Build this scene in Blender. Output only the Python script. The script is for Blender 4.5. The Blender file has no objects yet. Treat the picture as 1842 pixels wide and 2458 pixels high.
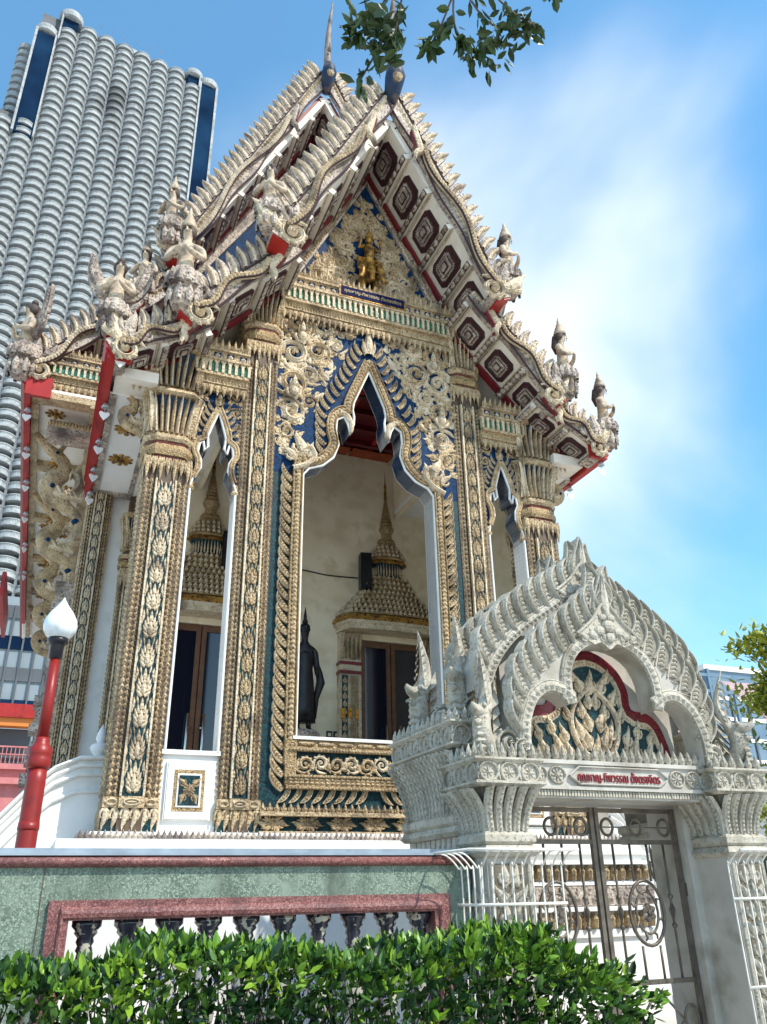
import bpy, math, random
from mathutils import Vector, Matrix
from math import sin, cos, pi, radians, sqrt, atan2
rnd = random.Random(11)
sc = bpy.context.scene
COL = sc.collection
# ------------------------------------------------------------------ camera
def make_camera():
    pitch, roll = radians(25.405), radians(-1.1406)
    fw = Vector((0, cos(pitch), sin(pitch))); ri = Vector((1, 0, 0)); up = Vector((0, -sin(pitch), cos(pitch)))
    r2 = ri * cos(roll) + up * sin(roll); u2 = -ri * sin(roll) + up * cos(roll)
    cd = bpy.data.cameras.new('camera'); co = bpy.data.objects.new('camera', cd); COL.objects.link(co)
    co.matrix_world = Matrix(((r2.x, u2.x, -fw.x, 0), (r2.y, u2.y, -fw.y, 0), (r2.z, u2.z, -fw.z, 1.6), (0, 0, 0, 1)))
    cd.sensor_fit = 'VERTICAL'; cd.sensor_height = 36; cd.lens = 1945.06 / 2458 * 36
    cd.clip_start = .1; cd.clip_end = 6000
    sc.camera = co
make_camera()
# ------------------------------------------------------------------ sky, sun, exposure
SUN = Vector((0.844 * cos(radians(48)), -0.536 * cos(radians(48)), sin(radians(48)))).normalized()
def make_light():
    w = bpy.data.worlds.new('World'); sc.world = w; w.use_nodes = True
    nt = w.node_tree; N = nt.nodes; L = nt.links
    bg = N['Background']; bg.inputs[1].default_value = 0.125
    sky = N.new('ShaderNodeTexSky'); sky.sky_type = 'NISHITA'; sky.sun_disc = False
    sky.sun_elevation = math.asin(SUN.z); sky.sun_rotation = atan2(SUN.x, SUN.y)
    sky.air_density = 1.0; sky.dust_density = 0.6; sky.ozone_density = 1.0
    hs = N.new('ShaderNodeHueSaturation'); hs.inputs['Saturation'].default_value = 1.45; hs.inputs['Hue'].default_value = .485; hs.inputs['Value'].default_value = 1.5
    L.new(sky.outputs[0], hs.inputs['Color'])
    tc = N.new('ShaderNodeTexCoord'); mp = N.new('ShaderNodeMapping')
    L.new(tc.outputs['Generated'], mp.inputs[0]); mp.inputs['Scale'].default_value = (1, 1, 1.5); mp.inputs['Location'].default_value = CLOUD_LOC
    no = N.new('ShaderNodeTexNoise'); no.inputs['Scale'].default_value = CLOUD_SCALE; no.inputs['Detail'].default_value = 5; no.inputs['Roughness'].default_value = .46
    no.inputs['Distortion'].default_value = .3
    L.new(mp.outputs[0], no.inputs['Vector'])
    cr = N.new('ShaderNodeValToRGB'); cr.color_ramp.elements[0].position = CLOUD_RAMP[0]; cr.color_ramp.elements[1].position = CLOUD_RAMP[1]
    cr.color_ramp.interpolation = 'EASE'; cr.color_ramp.elements[0].color = (.10, .10, .10, 1); cr.color_ramp.elements[1].color = (.95, .95, .95, 1)
    L.new(no.outputs[0], cr.inputs[0])
    mx = N.new('ShaderNodeMix'); mx.data_type = 'RGBA'; mx.inputs['B'].default_value = (6.9, 7.3, 7.5, 1)
    L.new(cr.outputs[0], mx.inputs['Factor']); L.new(hs.outputs[0], mx.inputs['A']); L.new(mx.outputs['Result'], bg.inputs[0])
    sd = bpy.data.lights.new('sun', 'SUN'); sd.energy = 3.3; sd.angle = radians(.53); sd.color = (1, .94, .84)
    so = bpy.data.objects.new('sun', sd); COL.objects.link(so); so.rotation_euler = SUN.to_track_quat('Z', 'Y').to_euler()
    so.location = (0, -20, 40)
    vs = sc.view_settings; vs.view_transform = 'Standard'; vs.look = 'None'; vs.gamma = 1; vs.use_curve_mapping = False
    vs.exposure = 0.66
CLOUD_LOC, CLOUD_SCALE = (7.95, 6.1, .5), 1.3
CLOUD_RAMP = (.42, .78)
make_light()
# ------------------------------------------------------------------ frames
TH = radians(22.5863)
ORG = Vector((-.21, 12.36, 0))
def W(x, y, z=0):
    return Vector((ORG.x + x * cos(TH) - y * sin(TH), ORG.y + x * sin(TH) + y * cos(TH), z))
# ------------------------------------------------------------------ materials
def pm(name, c1, c2=None, rough=.65, ns=3.0, bump=0, bs=40, metal=0, bt='noise', stain=None, st=(.55, .7), ss=1.3, cells=None, cs=20, spec=.4, coord='World', mottle=None, gs=16, gt=(.50, .60), gap=(.02, .02, .02), stretch=None, contrast=(.35, .65)):
    m = bpy.data.materials.new(name); m.use_nodes = True
    nt = m.node_tree; N = nt.nodes; L = nt.links; b = N['Principled BSDF']
    b.inputs['Roughness'].default_value = rough; b.inputs['Metallic'].default_value = metal; b.inputs['Specular IOR Level'].default_value = spec
    tc = N.new('ShaderNodeTexCoord' if coord != 'World' else 'ShaderNodeNewGeometry'); vec = tc.outputs['Position' if coord == 'World' else coord]
    if stretch:
        mpn = N.new('ShaderNodeMapping'); mpn.inputs['Scale'].default_value = stretch; L.new(vec, mpn.inputs[0]); vecs = mpn.outputs[0]
    else: vecs = vec
    def noise(scale, detail=4, v=None):
        n = N.new('ShaderNodeTexNoise'); n.inputs['Scale'].default_value = scale; n.inputs['Detail'].default_value = detail; L.new(v or vec, n.inputs['Vector']); return n
    def ramp(src, a, z):
        r = N.new('ShaderNodeValToRGB'); r.color_ramp.elements[0].position = a; r.color_ramp.elements[1].position = z; L.new(src, r.inputs[0]); return r.outputs[0]
    def mix(f, A, B):
        x = N.new('ShaderNodeMix'); x.data_type = 'RGBA'
        if hasattr(f, 'node'): L.new(f, x.inputs['Factor'])
        else: x.inputs['Factor'].default_value = f
        for k, v in (('A', A), ('B', B)):
            if hasattr(v, 'node'): L.new(v, x.inputs[k])
            else: x.inputs[k].default_value = (*v, 1)
        return x.outputs['Result']
    col = tuple(c1)
    if c2: col = mix(ramp(noise(ns, 5).outputs[0], *contrast), c1, c2)
    if cells:
        v = N.new('ShaderNodeTexVoronoi'); v.inputs['Scale'].default_value = cs; L.new(vec, v.inputs['Vector'])
        r = ramp(v.outputs['Color'], .25, .8); col = mix(r, col, cells)
        v2 = N.new('ShaderNodeTexVoronoi'); v2.feature = 'DISTANCE_TO_EDGE'; v2.inputs['Scale'].default_value = cs; L.new(vec, v2.inputs['Vector'])
        r2 = ramp(v2.outputs['Distance'], .02, .09); col = mix(r2, gap, col)
    if mottle: col = mix(ramp(noise(gs, 3).outputs[0], *gt), col, mottle)  # random mottle; on carving it stands for dirt and crevice shade alike
    if stain: col = mix(ramp(noise(ss, 6, vecs).outputs[0], *st), col, stain)
    if hasattr(col, 'node'): L.new(col, b.inputs['Base Color'])
    else: b.inputs['Base Color'].default_value = (*col, 1)
    if bump:
        if bt == 'voronoi':
            t = N.new('ShaderNodeTexVoronoi'); t.inputs['Scale'].default_value = bs; L.new(vec, t.inputs['Vector']); out = t.outputs['Distance']
        else: out = noise(bs, 4).outputs[0]
        bn = N.new('ShaderNodeBump'); bn.inputs['Strength'].default_value = bump; bn.inputs['Distance'].default_value = .02
        L.new(out, bn.inputs['Height']); L.new(bn.outputs[0], b.inputs['Normal'])
    return m
M = {}
M['cream'] = pm('cream_carving', (.55, .42, .25), (.40, .29, .16), .6, 6, .7, 30, bt='voronoi', stain=(.14, .095, .055), st=(.50, .72), ss=2.2, mottle=(.20, .135, .075), gs=26, gt=(.54, .64))
M['cream_light'] = pm('pale_cream_carving', (.68, .57, .41), (.52, .42, .28), .6, 6, .6, 30, bt='voronoi', stain=(.18, .13, .085), st=(.52, .72), ss=2.2, mottle=(.30, .225, .14), gs=26, gt=(.56, .66))
M['cream_aged'] = pm('aged_cream_carving', (.56, .48, .40), (.38, .31, .25), .65, 7, .8, 24, bt='voronoi', stain=(.10, .075, .065), st=(.46, .68), ss=2.0, mottle=(.14, .105, .09), gs=20, gt=(.53, .64))
M['gold'] = pm('gold_leaf', (.46, .25, .045), (.32, .16, .03), .45, 8, .5, 30, .35, stain=(.08, .04, .015), st=(.5, .7), ss=5, mottle=(.06, .03, .012), gs=18, gt=(.54, .62))
M['tan'] = pm('tan_gilded_band', (.46, .33, .17), (.32, .215, .10), .5, 6, .8, 45, .1, bt='voronoi', mottle=(.15, .095, .045), gs=30, gt=(.53, .64))
M['blue'] = pm('blue_mosaic', (.002, .03, .095), (.0015, .018, .05), .5, 5, .25, 40, cells=(.003, .05, .155), cs=26, spec=.06)
M['blue_deep'] = pm('deep_blue_mosaic', (.004, .03, .08), (.003, .02, .05), .45, 5, .2, 40, cells=(.01, .07, .16), cs=30, spec=.3)
M['teal'] = pm('teal_mosaic', (.003, .028, .038), (.002, .018, .026), .5, 5, .25, 40, cells=(.006, .065, .075), cs=30, spec=.2)
M['blue_aged'] = pm('faded_blue_mosaic', (.012, .03, .075), (.03, .045, .07), .5, 6, .3, 40, spec=.2, stain=(.16, .12, .10), st=(.5, .7), ss=3)
M['green_glass'] = pm('green_glass_mosaic', (.01, .13, .05), (.005, .06, .025), .12, 9, .2, 50, cells=(.04, .35, .12), cs=36, spec=.8)
M['brown_ground'] = pm('brown_ground_crevice_shade', (.12, .08, .05), (.07, .045, .03), .6, 9, .3, 60)  # dark backing; crevice shade behind the woven beads put into its brown
M['maroon'] = pm('maroon_mosaic', (.20, .012, .02), (.12, .006, .012), .35, 6, .2, 60, cells=(.28, .02, .03), cs=45)
M['dark_maroon'] = pm('dark_maroon_mosaic', (.040, .016, .020), (.022, .014, .018), .45, 10, .3, 70, cells=(.075, .025, .032), cs=40)
M['maroon_aged'] = pm('dull_maroon_tile', (.11, .022, .026), (.06, .016, .02), .5, 8, .3, 60)
M['red'] = pm('red_lacquer', (.40, .022, .016), (.33, .018, .014), .38, 3, .05, 60, stain=(.2, .012, .01), st=(.55, .72), ss=2.2)
M['red_dark'] = pm('dark_red_ceiling', (.14, .010, .012), (.08, .007, .010), .45, 4)
M['orange'] = pm('orange_ceiling_motif', (.34, .07, .02), (.25, .04, .015), .5, 5)
M['white'] = pm('white_plaster', (.80, .79, .76), (.72, .71, .68), .7, 2.5, .12, 18, stain=(.52, .50, .45), st=(.6, .78), ss=1.4)
M['wall_cream'] = pm('patched_cream_plaster', (.84, .75, .57), (.76, .66, .48), .75, 1.2, .5, 2.2, stain=(.62, .52, .345), st=(.5, .72), ss=.9, stretch=(1, 1, 1.8), mottle=(.69, .59, .405), gs=3.0, gt=(.52, .66))
M['soffit'] = pm('cream_soffit_paint', (.82, .77, .68), (.74, .68, .58), .6, 3, .08, 20, stain=(.5, .42, .34), st=(.6, .8), ss=1.6)
M['gate'] = pm('weathered_white_stucco', (.49, .46, .385), (.385, .355, .285), .7, 5, .5, 40, stain=(.20, .18, .135), st=(.52, .72), ss=2.0, stretch=(1.6, 1.6, .5), mottle=(.25, .225, .17), gs=30, gt=(.54, .66))
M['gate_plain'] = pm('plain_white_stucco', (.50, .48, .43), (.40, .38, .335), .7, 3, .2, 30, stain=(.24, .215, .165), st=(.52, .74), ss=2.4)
M['gate_inner'] = pm('shaded_stucco_channel', (.30, .275, .215), (.21, .19, .145), .75, 6, .6, 45, stain=(.13, .115, .085), st=(.5, .7), ss=3)  # darker stucco copy; recess shade of the fin channels put into the colour
M['gate_groove'] = pm('stucco_crevice_shade', (.17, .15, .11), (.10, .085, .06), .75, 5, .4, 40)  # dark stucco copy; crevice shade behind petals and relief put into the colour
M['terrazzo'] = pm('green_terrazzo', (.15, .20, .15), (.10, .14, .105), .5, 2, .12, 90, cells=(.30, .38, .30), cs=70, gap=(.07, .10, .075), stain=(.06, .08, .06), st=(.48, .74), ss=2.2, stretch=(1.5, 1.5, .3), mottle=(.22, .28, .22), gs=6, gt=(.5, .7))
M['terrazzo_red'] = pm('red_terrazzo', (.20, .07, .065), (.13, .042, .042), .5, 5, .12, 90, cells=(.36, .17, .15), cs=75, gap=(.07, .022, .022), stain=(.06, .025, .03), st=(.48, .72), ss=2.6, stretch=(1, 1, .5))
M['coping'] = pm('grey_blue_coping', (.30, .36, .42), (.22, .27, .32), .45, 5, .1, 40)
M['wood'] = pm('brown_door_wood', (.15, .065, .025), (.10, .04, .016), .4, 6, .1, 30)
M['door_glass'] = pm('dark_door_glass', (.008, .010, .020), None, .06, spec=.7)
M['black'] = pm('black_lacquer', (.012, .012, .018), (.008, .008, .012), .35, 5)
M['bronze_black'] = pm('blackened_bronze', (.022, .020, .022), (.012, .011, .013), .38, 5, .1, 40, .2)
M['chrome'] = pm('polished_steel', (.75, .74, .70), None, .25, metal=1)
M['iron'] = pm('bronze_painted_iron', (.15, .13, .105), (.09, .075, .06), .42, 9, .12, 60, .35)
M['white_metal'] = pm('white_painted_rod', (.76, .74, .68), (.66, .63, .56), .45, 9, stain=(.36, .26, .16), st=(.66, .76), ss=9)
M['lamp_red'] = pm('red_pole_paint', (.27, .016, .012), (.20, .012, .010), .4, 3, .08, 30, stain=(.15, .012, .01), st=(.58, .74), ss=4)
M['globe'] = pm('milky_glass_globe', (.78, .82, .82), (.68, .74, .75), .2, 5, spec=.6, stain=(.5, .55, .56), st=(.58, .72), ss=7)
M['concrete'] = pm('tower_white_concrete', (.40, .435, .445), (.31, .345, .355), .75, .3, stain=(.13, .145, .15), st=(.56, .70), ss=.09, stretch=(1, 1, .6), mottle=(.22, .24, .25), gs=.9, gt=(.5, .7), coord='Object')
M['baluster_shade'] = pm('balcony_gap_shade', (.17, .19, .21), (.12, .14, .155), .7, 1)  # dark grey standing for shade between balusters and between balcony columns
M['tower_glass'] = pm('tower_dark_glass', (.005, .013, .035), (.012, .040, .09), .5, .06, spec=0)
M['tower_wall'] = pm('tower_grey_wall', (.10, .115, .13), (.07, .08, .09), .6, .3)
M['statue'] = pm('weathered_cream_statue', (.56, .46, .34), (.42, .33, .23), .6, 6, .3, 30, stain=(.13, .095, .07), st=(.52, .72), ss=4, mottle=(.24, .18, .125), gs=22, gt=(.56, .68))
M['dark_hair'] = pm('dark_statue_hair', (.09, .065, .05), (.05, .035, .03), .6, 8, .5, 60)
M['heart'] = pm('white_heart_leaf', (.82, .82, .82), None, .4)
M['bell'] = pm('grey_bell_metal', (.5, .5, .52), None, .35, metal=.6)
M['roof_tile'] = pm('red_roof_tile', (.26, .06, .04), (.18, .04, .03), .5, 5, .2, 30)
M['pink_tile'] = pm('pink_grey_roof_tile', (.42, .30, .30), (.33, .23, .24), .6, 2)
M['leaf'] = pm('hedge_leaf_green', (.075, .17, .020), (.018, .062, .012), .36, 1.7, spec=.45, contrast=(.38, .62), mottle=(.05, .12, .025), gs=14)
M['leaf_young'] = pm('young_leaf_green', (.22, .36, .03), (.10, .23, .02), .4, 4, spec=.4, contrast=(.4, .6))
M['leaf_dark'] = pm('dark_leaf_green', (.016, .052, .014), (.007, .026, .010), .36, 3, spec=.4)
M['leaf_yellow'] = pm('yellow_green_leaf', (.34, .36, .025), (.18, .24, .02), .5, 2)
M['branch_leaf'] = pm('overhead_leaf_green', (.045, .085, .02), (.03, .055, .016), .4, 6)
M['bark'] = pm('grey_brown_bark', (.14, .11, .085), (.08, .06, .045), .85, 9, .6, 30)
M['ground'] = pm('pale_concrete_paving', (.56, .54, .50), (.48, .46, .42), .8, .6, .1, 8)
M['blue_glass'] = pm('blue_office_glass', (.10, .17, .24), (.15, .23, .30), .15, .4, spec=.6)
M['pink'] = pm('pink_paint', (.55, .20, .19), (.48, .16, .16), .6, 2)
M['orange_paint'] = pm('orange_fascia_paint', (.62, .20, .04), None, .5)
M['glaze'] = pm('dark_blue_glaze', (.03, .032, .045), (.015, .015, .025), .2, 9, spec=.6, stain=(.45, .42, .33), st=(.56, .6), ss=14)
M['glaze_pale'] = pm('pale_glaze_pattern', (.46, .43, .34), (.30, .29, .25), .25, 9, spec=.6, stain=(.03, .05, .16), st=(.54, .58), ss=26)
M['horn'] = pm('weathered_grey_horn', (.26, .22, .19), (.15, .12, .11), .6, 5, .5, 24, stain=(.07, .06, .06), st=(.48, .66), ss=4)
M['pale_glass'] = pm('pale_facade_panel', (.26, .31, .34), (.20, .25, .28), .5, .3, spec=.1)
M['navy'] = pm('navy_plaque', (.010, .012, .05), None, .7, spec=.05)
M['text_gold'] = pm('gilt_lettering', (.38, .28, .13), None, .5)
M['text_red'] = pm('dark_red_lettering', (.22, .012, .018), None, .4)
M['yellow'] = pm('yellow_marigold', (.75, .36, .02), (.65, .25, .02), .7, 20)
# ------------------------------------------------------------------ mesh builder
class MB:
    def __init__(s): s.v = []; s.f = []; s.m = []; s.cur = 0; s.T = None; s.sm = []; s.smooth = False
    def add(s, vs, fs):
        o = len(s.v)
        if s.T is not None: vs = [s.T @ Vector(p) for p in vs]
        s.v.extend([tuple(p) for p in vs])
        for f in fs: s.f.append([i + o for i in f]); s.m.append(s.cur); s.sm.append(s.smooth)
        return s
    def box(s, x0, x1, y0, y1, z0, z1):
        return s.add([(x0, y0, z0), (x1, y0, z0), (x1, y1, z0), (x0, y1, z0), (x0, y0, z1), (x1, y0, z1), (x1, y1, z1), (x0, y1, z1)],
                     [(0, 3, 2, 1), (4, 5, 6, 7), (0, 1, 5, 4), (1, 2, 6, 5), (2, 3, 7, 6), (3, 0, 4, 7)])
    def prism(s, poly, y0, y1):   # poly in x,z
        n = len(poly); a = sum(poly[i][0] * poly[(i + 1) % n][1] - poly[(i + 1) % n][0] * poly[i][1] for i in range(n))
        if a < 0: poly = poly[::-1]
        vs = [(x, y0, z) for x, z in poly] + [(x, y1, z) for x, z in poly]
        fs = [tuple(range(n)), tuple(range(2 * n - 1, n - 1, -1))] + [(i, i + n, (i + 1) % n + n, (i + 1) % n) for i in range(n)]
        return s.add(vs, fs)
    def band(s, outer, inner, y0, y1):   # frame between two open polylines in x,z with thickness
        n = len(outer); vs = []
        for (a, b) in zip(outer, inner): vs += [(a[0], y0, a[1]), (b[0], y0, b[1]), (a[0], y1, a[1]), (b[0], y1, b[1])]
        fs = []
        for i in range(n - 1):
            p = 4 * i; q = p + 4
            fs += [(p, q, q + 1, p + 1), (p + 2, p + 3, q + 3, q + 2), (p, p + 2, q + 2, q), (p + 1, q + 1, q + 3, p + 3)]
        fs += [(0, 1, 3, 2), (4 * n - 4, 4 * n - 2, 4 * n - 1, 4 * n - 3)]
        return s.add(vs, fs)
    def ridge(s, pts, w, h, y=0.0, prof=((1, 0), (.62, .75), (0, 1), (-.62, .75), (-1, 0))):   # relief strip in x,z standing out towards -y
        n = len(pts); k = len(prof); vs = []
        for i, (x, z) in enumerate(pts):
            a = pts[max(i - 1, 0)]; b = pts[min(i + 1, n - 1)]; tx, tz = b[0] - a[0], b[1] - a[1]; l = sqrt(tx * tx + tz * tz) or 1
            nx, nz = tz / l, -tx / l
            wi = w[i] if hasattr(w, '__len__') else w; hi = h[i] if hasattr(h, '__len__') else h
            for u, q in prof: vs.append((x + nx * wi * u, y - hi * q, z + nz * wi * u))
        fs = [(i * k + j, i * k + j + 1, (i + 1) * k + j + 1, (i + 1) * k + j) for i in range(n - 1) for j in range(k - 1)]
        return s.add(vs, fs)
    def tube(s, pts, r, n=8, cap=True, flat=1.0):
        pts = [Vector(p) for p in pts]; K = len(pts); vs = []; ref = None
        for i, p in enumerate(pts):
            t = (pts[min(i + 1, K - 1)] - pts[max(i - 1, 0)]).normalized()
            if ref is None:
                ref = Vector((0, 1, 0)) if abs(t.y) < .9 else Vector((1, 0, 0))
            a = (ref - t * ref.dot(t)); a = a.normalized() if a.length > 1e-6 else t.orthogonal().normalized(); ref = a; b = t.cross(a)
            ri = r[i] if hasattr(r, '__len__') else r
            for j in range(n):
                an = 2 * pi * j / n; vs.append(p + a * (cos(an) * ri * flat) + b * (sin(an) * ri))
        fs = [(i * n + j, i * n + (j + 1) % n, (i + 1) * n + (j + 1) % n, (i + 1) * n + j) for i in range(K - 1) for j in range(n)]
        if cap: fs += [tuple(range(n - 1, -1, -1)), tuple(range((K - 1) * n, K * n))]
        return s.add(vs, fs)
    def lathe(s, prof, n=16, c=(0, 0, 0), sx=1, sy=1, a0=0.0, sq=0.0):   # prof (r, z); sq>0 pulls towards a square plan
        vs = []
        for r, z in prof:
            for j in range(n):
                an = a0 + 2 * pi * j / n; q = 1.0
                if sq: q = 1 + sq * (1 / max(abs(cos(an)), abs(sin(an))) - 1)
                vs.append((c[0] + r * q * cos(an) * sx, c[1] + r * q * sin(an) * sy, c[2] + z))
        K = len(prof)
        fs = [(i * n + j, i * n + (j + 1) % n, (i + 1) * n + (j + 1) % n, (i + 1) * n + j) for i in range(K - 1) for j in range(n)]
        fs += [tuple(range(n - 1, -1, -1)), tuple(range((K - 1) * n, K * n))]
        return s.add(vs, fs)
    def loft(s, rings):
        n = len(rings[0]); vs = [p for r in rings for p in r]
        fs = [(i * n + j, i * n + (j + 1) % n, (i + 1) * n + (j + 1) % n, (i + 1) * n + j) for i in range(len(rings) - 1) for j in range(n)]
        fs += [tuple(range(n - 1, -1, -1)), tuple(range((len(rings) - 1) * n, len(rings) * n))]
        return s.add(vs, fs)
    def ball(s, c, r, n=8, k=6, sx=1, sy=1, sz=1):
        return s.lathe([(max(1e-4, r * sin(pi * i / k)), -r * cos(pi * i / k) * sz) for i in range(k + 1)], n, c, sx, sy)
    def bud(s, x, z, w, h, d, y=0.0):   # small pointed leaf in relief, base at z
        return s.add([(x - w * .35, y, z), (x - w * .5, y, z + h * .35), (x, y, z + h), (x + w * .5, y, z + h * .35), (x + w * .35, y, z), (x, y - d, z + h * .3)],
                     [(0, 5, 1), (1, 5, 2), (2, 5, 3), (3, 5, 4), (4, 5, 0)])
    def mesh(s, name, mats):
        me = bpy.data.meshes.new(name); me.from_pydata(s.v, [], s.f)
        mats = mats if isinstance(mats, (list, tuple)) else [mats]
        for k in mats: me.materials.append(M[k])
        if len(mats) > 1: me.polygons.foreach_set('material_index', s.m)
        me.polygons.foreach_set('use_smooth', s.sm)
        me.update(); return me
def ob(name, me, parent=None, loc=(0, 0, 0), rot=None, scale=None, mat=None, kind=None, label=None):
    o = bpy.data.objects.new(name, me); COL.objects.link(o)
    if parent is not None: o.parent = parent
    if mat is not None: o.matrix_local = mat
    else:
        o.location = loc
        if rot: o.rotation_euler = rot
        if scale is not None: o.scale = scale if hasattr(scale, '__len__') else (scale,) * 3
    if kind: o['kind'] = kind
    if label: o['label'] = label
    return o
def tag(o, label, cat, group=None, kind=None):
    if label: o['label'] = label
    if cat: o['category'] = cat
    if group: o['group'] = group
    if kind: o['kind'] = kind
    return o
def thing(name, label, cat, loc=(0, 0, 0), group=None, rz=0.0, raw=False):
    o = bpy.data.objects.new(name, None); COL.objects.link(o); o.empty_display_size = .2
    o.location = loc if raw else W(*loc); o.rotation_euler = (0, 0, rz if raw else TH + rz)
    return tag(o, label, cat, group)
def copy_tree(o, parent=None):
    c = o.copy(); COL.objects.link(c)
    if parent is not None: c.parent = parent; c.matrix_parent_inverse = o.matrix_parent_inverse
    for ch in list(o.children): copy_tree(ch, c)
    return c
def skin(name, verts, edges, radii, mat, sub=2):
    me = bpy.data.meshes.new(name); me.from_pydata(verts, edges, []); o = bpy.data.objects.new(name, me); COL.objects.link(o)
    md = o.modifiers.new('s', 'SKIN'); md.use_smooth_shade = True
    for i, d in enumerate(me.skin_vertices[0].data):
        r = radii[i]; d.radius = r if hasattr(r, '__len__') else (r, r); d.use_root = i == 0
    ss = o.modifiers.new('u', 'SUBSURF'); ss.levels = sub; ss.render_levels = sub
    dg = bpy.context.evaluated_depsgraph_get(); out = bpy.data.meshes.new_from_object(o.evaluated_get(dg))
    bpy.data.objects.remove(o); out.name = name; out.materials.clear(); out.materials.append(M[mat])
    return out
def text_mesh(name, body, width, mat, depth=.01, off=.0, zs=1.5):
    c = bpy.data.curves.new(name, 'FONT'); c.body = body; c.size = 1; c.extrude = depth; c.offset = off
    o = bpy.data.objects.new(name, c); COL.objects.link(o)
    dg = bpy.context.evaluated_depsgraph_get(); me = bpy.data.meshes.new_from_object(o.evaluated_get(dg)); bpy.data.objects.remove(o)
    xs = [v.co.x for v in me.vertices]; w = max(xs) - min(xs); k = width / w; x0 = (max(xs) + min(xs)) / 2
    for v in me.vertices: v.co = Vector(((v.co.x - x0) * k, -v.co.z * k, v.co.y * k * zs))
    me.materials.clear(); me.materials.append(M[mat]); me.name = name
    return me
def sm_pts(pts, n=6):   # Catmull-Rom through points
    out = []; P = [pts[0]] + list(pts) + [pts[-1]]
    for i in range(1, len(P) - 2):
        for k in range(n):
            t = k / n; a, b, c, d = P[i - 1], P[i], P[i + 1], P[i + 2]
            out.append(tuple(.5 * (2 * b[j] + (c[j] - a[j]) * t + (2 * a[j] - 5 * b[j] + 4 * c[j] - d[j]) * t * t + (3 * b[j] - a[j] - 3 * c[j] + d[j]) * t ** 3) for j in range(len(b))))
    out.append(tuple(pts[-1])); return out
def offset(pts, d):   # offset an open polyline in x,z to its left
    out = []; n = len(pts)
    for i, p in enumerate(pts):
        a = pts[max(i - 1, 0)]; b = pts[min(i + 1, n - 1)]; tx, tz = b[0] - a[0], b[1] - a[1]; l = sqrt(tx * tx + tz * tz) or 1
        out.append((p[0] - tz / l * d, p[1] + tx / l * d))
    return out
def walk(pts, step, start=0.0):   # points and tangents at even steps along a polyline
    out = []; nxt = start; acc = 0.0
    for a, b in zip(pts, pts[1:]):
        l = sqrt((b[0] - a[0]) ** 2 + (b[1] - a[1]) ** 2)
        while l > 0 and nxt <= acc + l:
            t = (nxt - acc) / l; out.append((a[0] + (b[0] - a[0]) * t, a[1] + (b[1] - a[1]) * t, (b[0] - a[0]) / l, (b[1] - a[1]) / l)); nxt += step
        acc += l
    return out
def spin(x, y, z, a, s=1.0, mx=1, tilt=0.0):   # place a relief lying in x,z turned by a about y (clockwise from up), mirrored if mx<0
    return Matrix.Translation((x, y, z)) @ Matrix.Rotation(a, 4, 'Y') @ Matrix.Rotation(tilt, 4, 'X') @ Matrix.Diagonal((s * mx, s, s, 1))
# ------------------------------------------------------------------ shared ornament
def flame_mesh(name, mat):
    b = MB()
    b.ridge([(0, 0), (-.05, .2), (-.03, .42), (.05, .62), (.13, .8), (.12, 1.0)], [.10, .19, .20, .15, .08, .005], [.05, .13, .15, .12, .07, .01])
    b.ridge([(-.05, .12), (-.2, .22), (-.27, .4), (-.2, .52), (-.13, .46)], [.05, .08, .08, .05, .01], [.04, .1, .1, .07, .02])
    b.ridge([(.06, .1), (.22, .16), (.31, .32), (.27, .48), (.18, .46)], [.05, .08, .08, .05, .01], [.04, .1, .1, .07, .02])
    return b.mesh(name, mat)
def feather_mesh(name, mats):   # arch border leaf, pale rim and carved inside
    b = MB(); out = sm_pts([(-.12, 0), (-.20, .3), (-.17, .62), (-.04, .86), (.16, 1.03)], 3)
    sp = sm_pts([(0, 0), (-.05, .3), (-.02, .62), (.06, .82), (.14, .97)], 3); n = len(sp)
    b.ridge(sp, [max(.01, .15 * (1 - (i / (n - 1)) ** 2.2)) for i in range(n)], [.05 + .05 * (1 - i / (n - 1)) for i in range(n)])
    for k in range(5):
        z = .1 + .15 * k; b.ridge([(-.09 + .01 * k, z), (-.02, z + .07), (.06, z + .02)], [.035, .045, .03], [.12, .15, .11])
    b.cur = 1; b.ridge(out, [.035] * (len(out) - 1) + [.005], .13)
    return b.mesh(name, mats)
def medallion_mesh(name, mat):
    b = MB()
    b.ridge([(0, .0), (0, .12), (0, .3), (0, .48), (0, .66)], [.02, .14, .17, .10, .005], [.04, .14, .17, .12, .03])
    for s in (-1, 1):
        for k, (x, z, a, l) in enumerate([(.06, .02, 1.15, .36), (.14, .16, .85, .34), (.16, .30, .55, .34), (.12, .46, .3, .30), (.02, .6, .12, .22)]):
            dx, dz = sin(a) * s, cos(a)
            b.ridge([(x * s, z), (x * s + dx * l * .5, z + dz * l * .45), (x * s + dx * l * .95, z + dz * l + .05)], [.075, .09, .005], [.08, .10, .03])
        for (x, z, a, l, w) in ((.46, .48, -.15, .42, .07), (.36, .66, .2, .36, .07), (.2, .78, .3, .3, .06), (.47, .12, .1, .3, .05)):
            b.ridge([(x * s, z), (x * s + sin(a) * s * l * .5, z + l * .5), (x * s + sin(a) * s * l, z + l)], [.02, w, .005], [.04, .08, .02])
    b.ridge([(0, .74), (0, .86), (0, 1.0)], [.02, .07, .005], [.04, .09, .02])
    return b.mesh(name, mat)
def bud_mesh(name, mat):
    b = MB()
    b.ridge([(0, 0), (0, .3), (0, .62), (0, 1)], [.2, .3, .22, .005], [.1, .2, .16, .03])
    for s in (-1, 1): b.ridge([(.18 * s, 0), (.36 * s, .25), (.40 * s, .55)], [.12, .12, .01], [.1, .14, .04])
    return b.mesh(name, mat)
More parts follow.
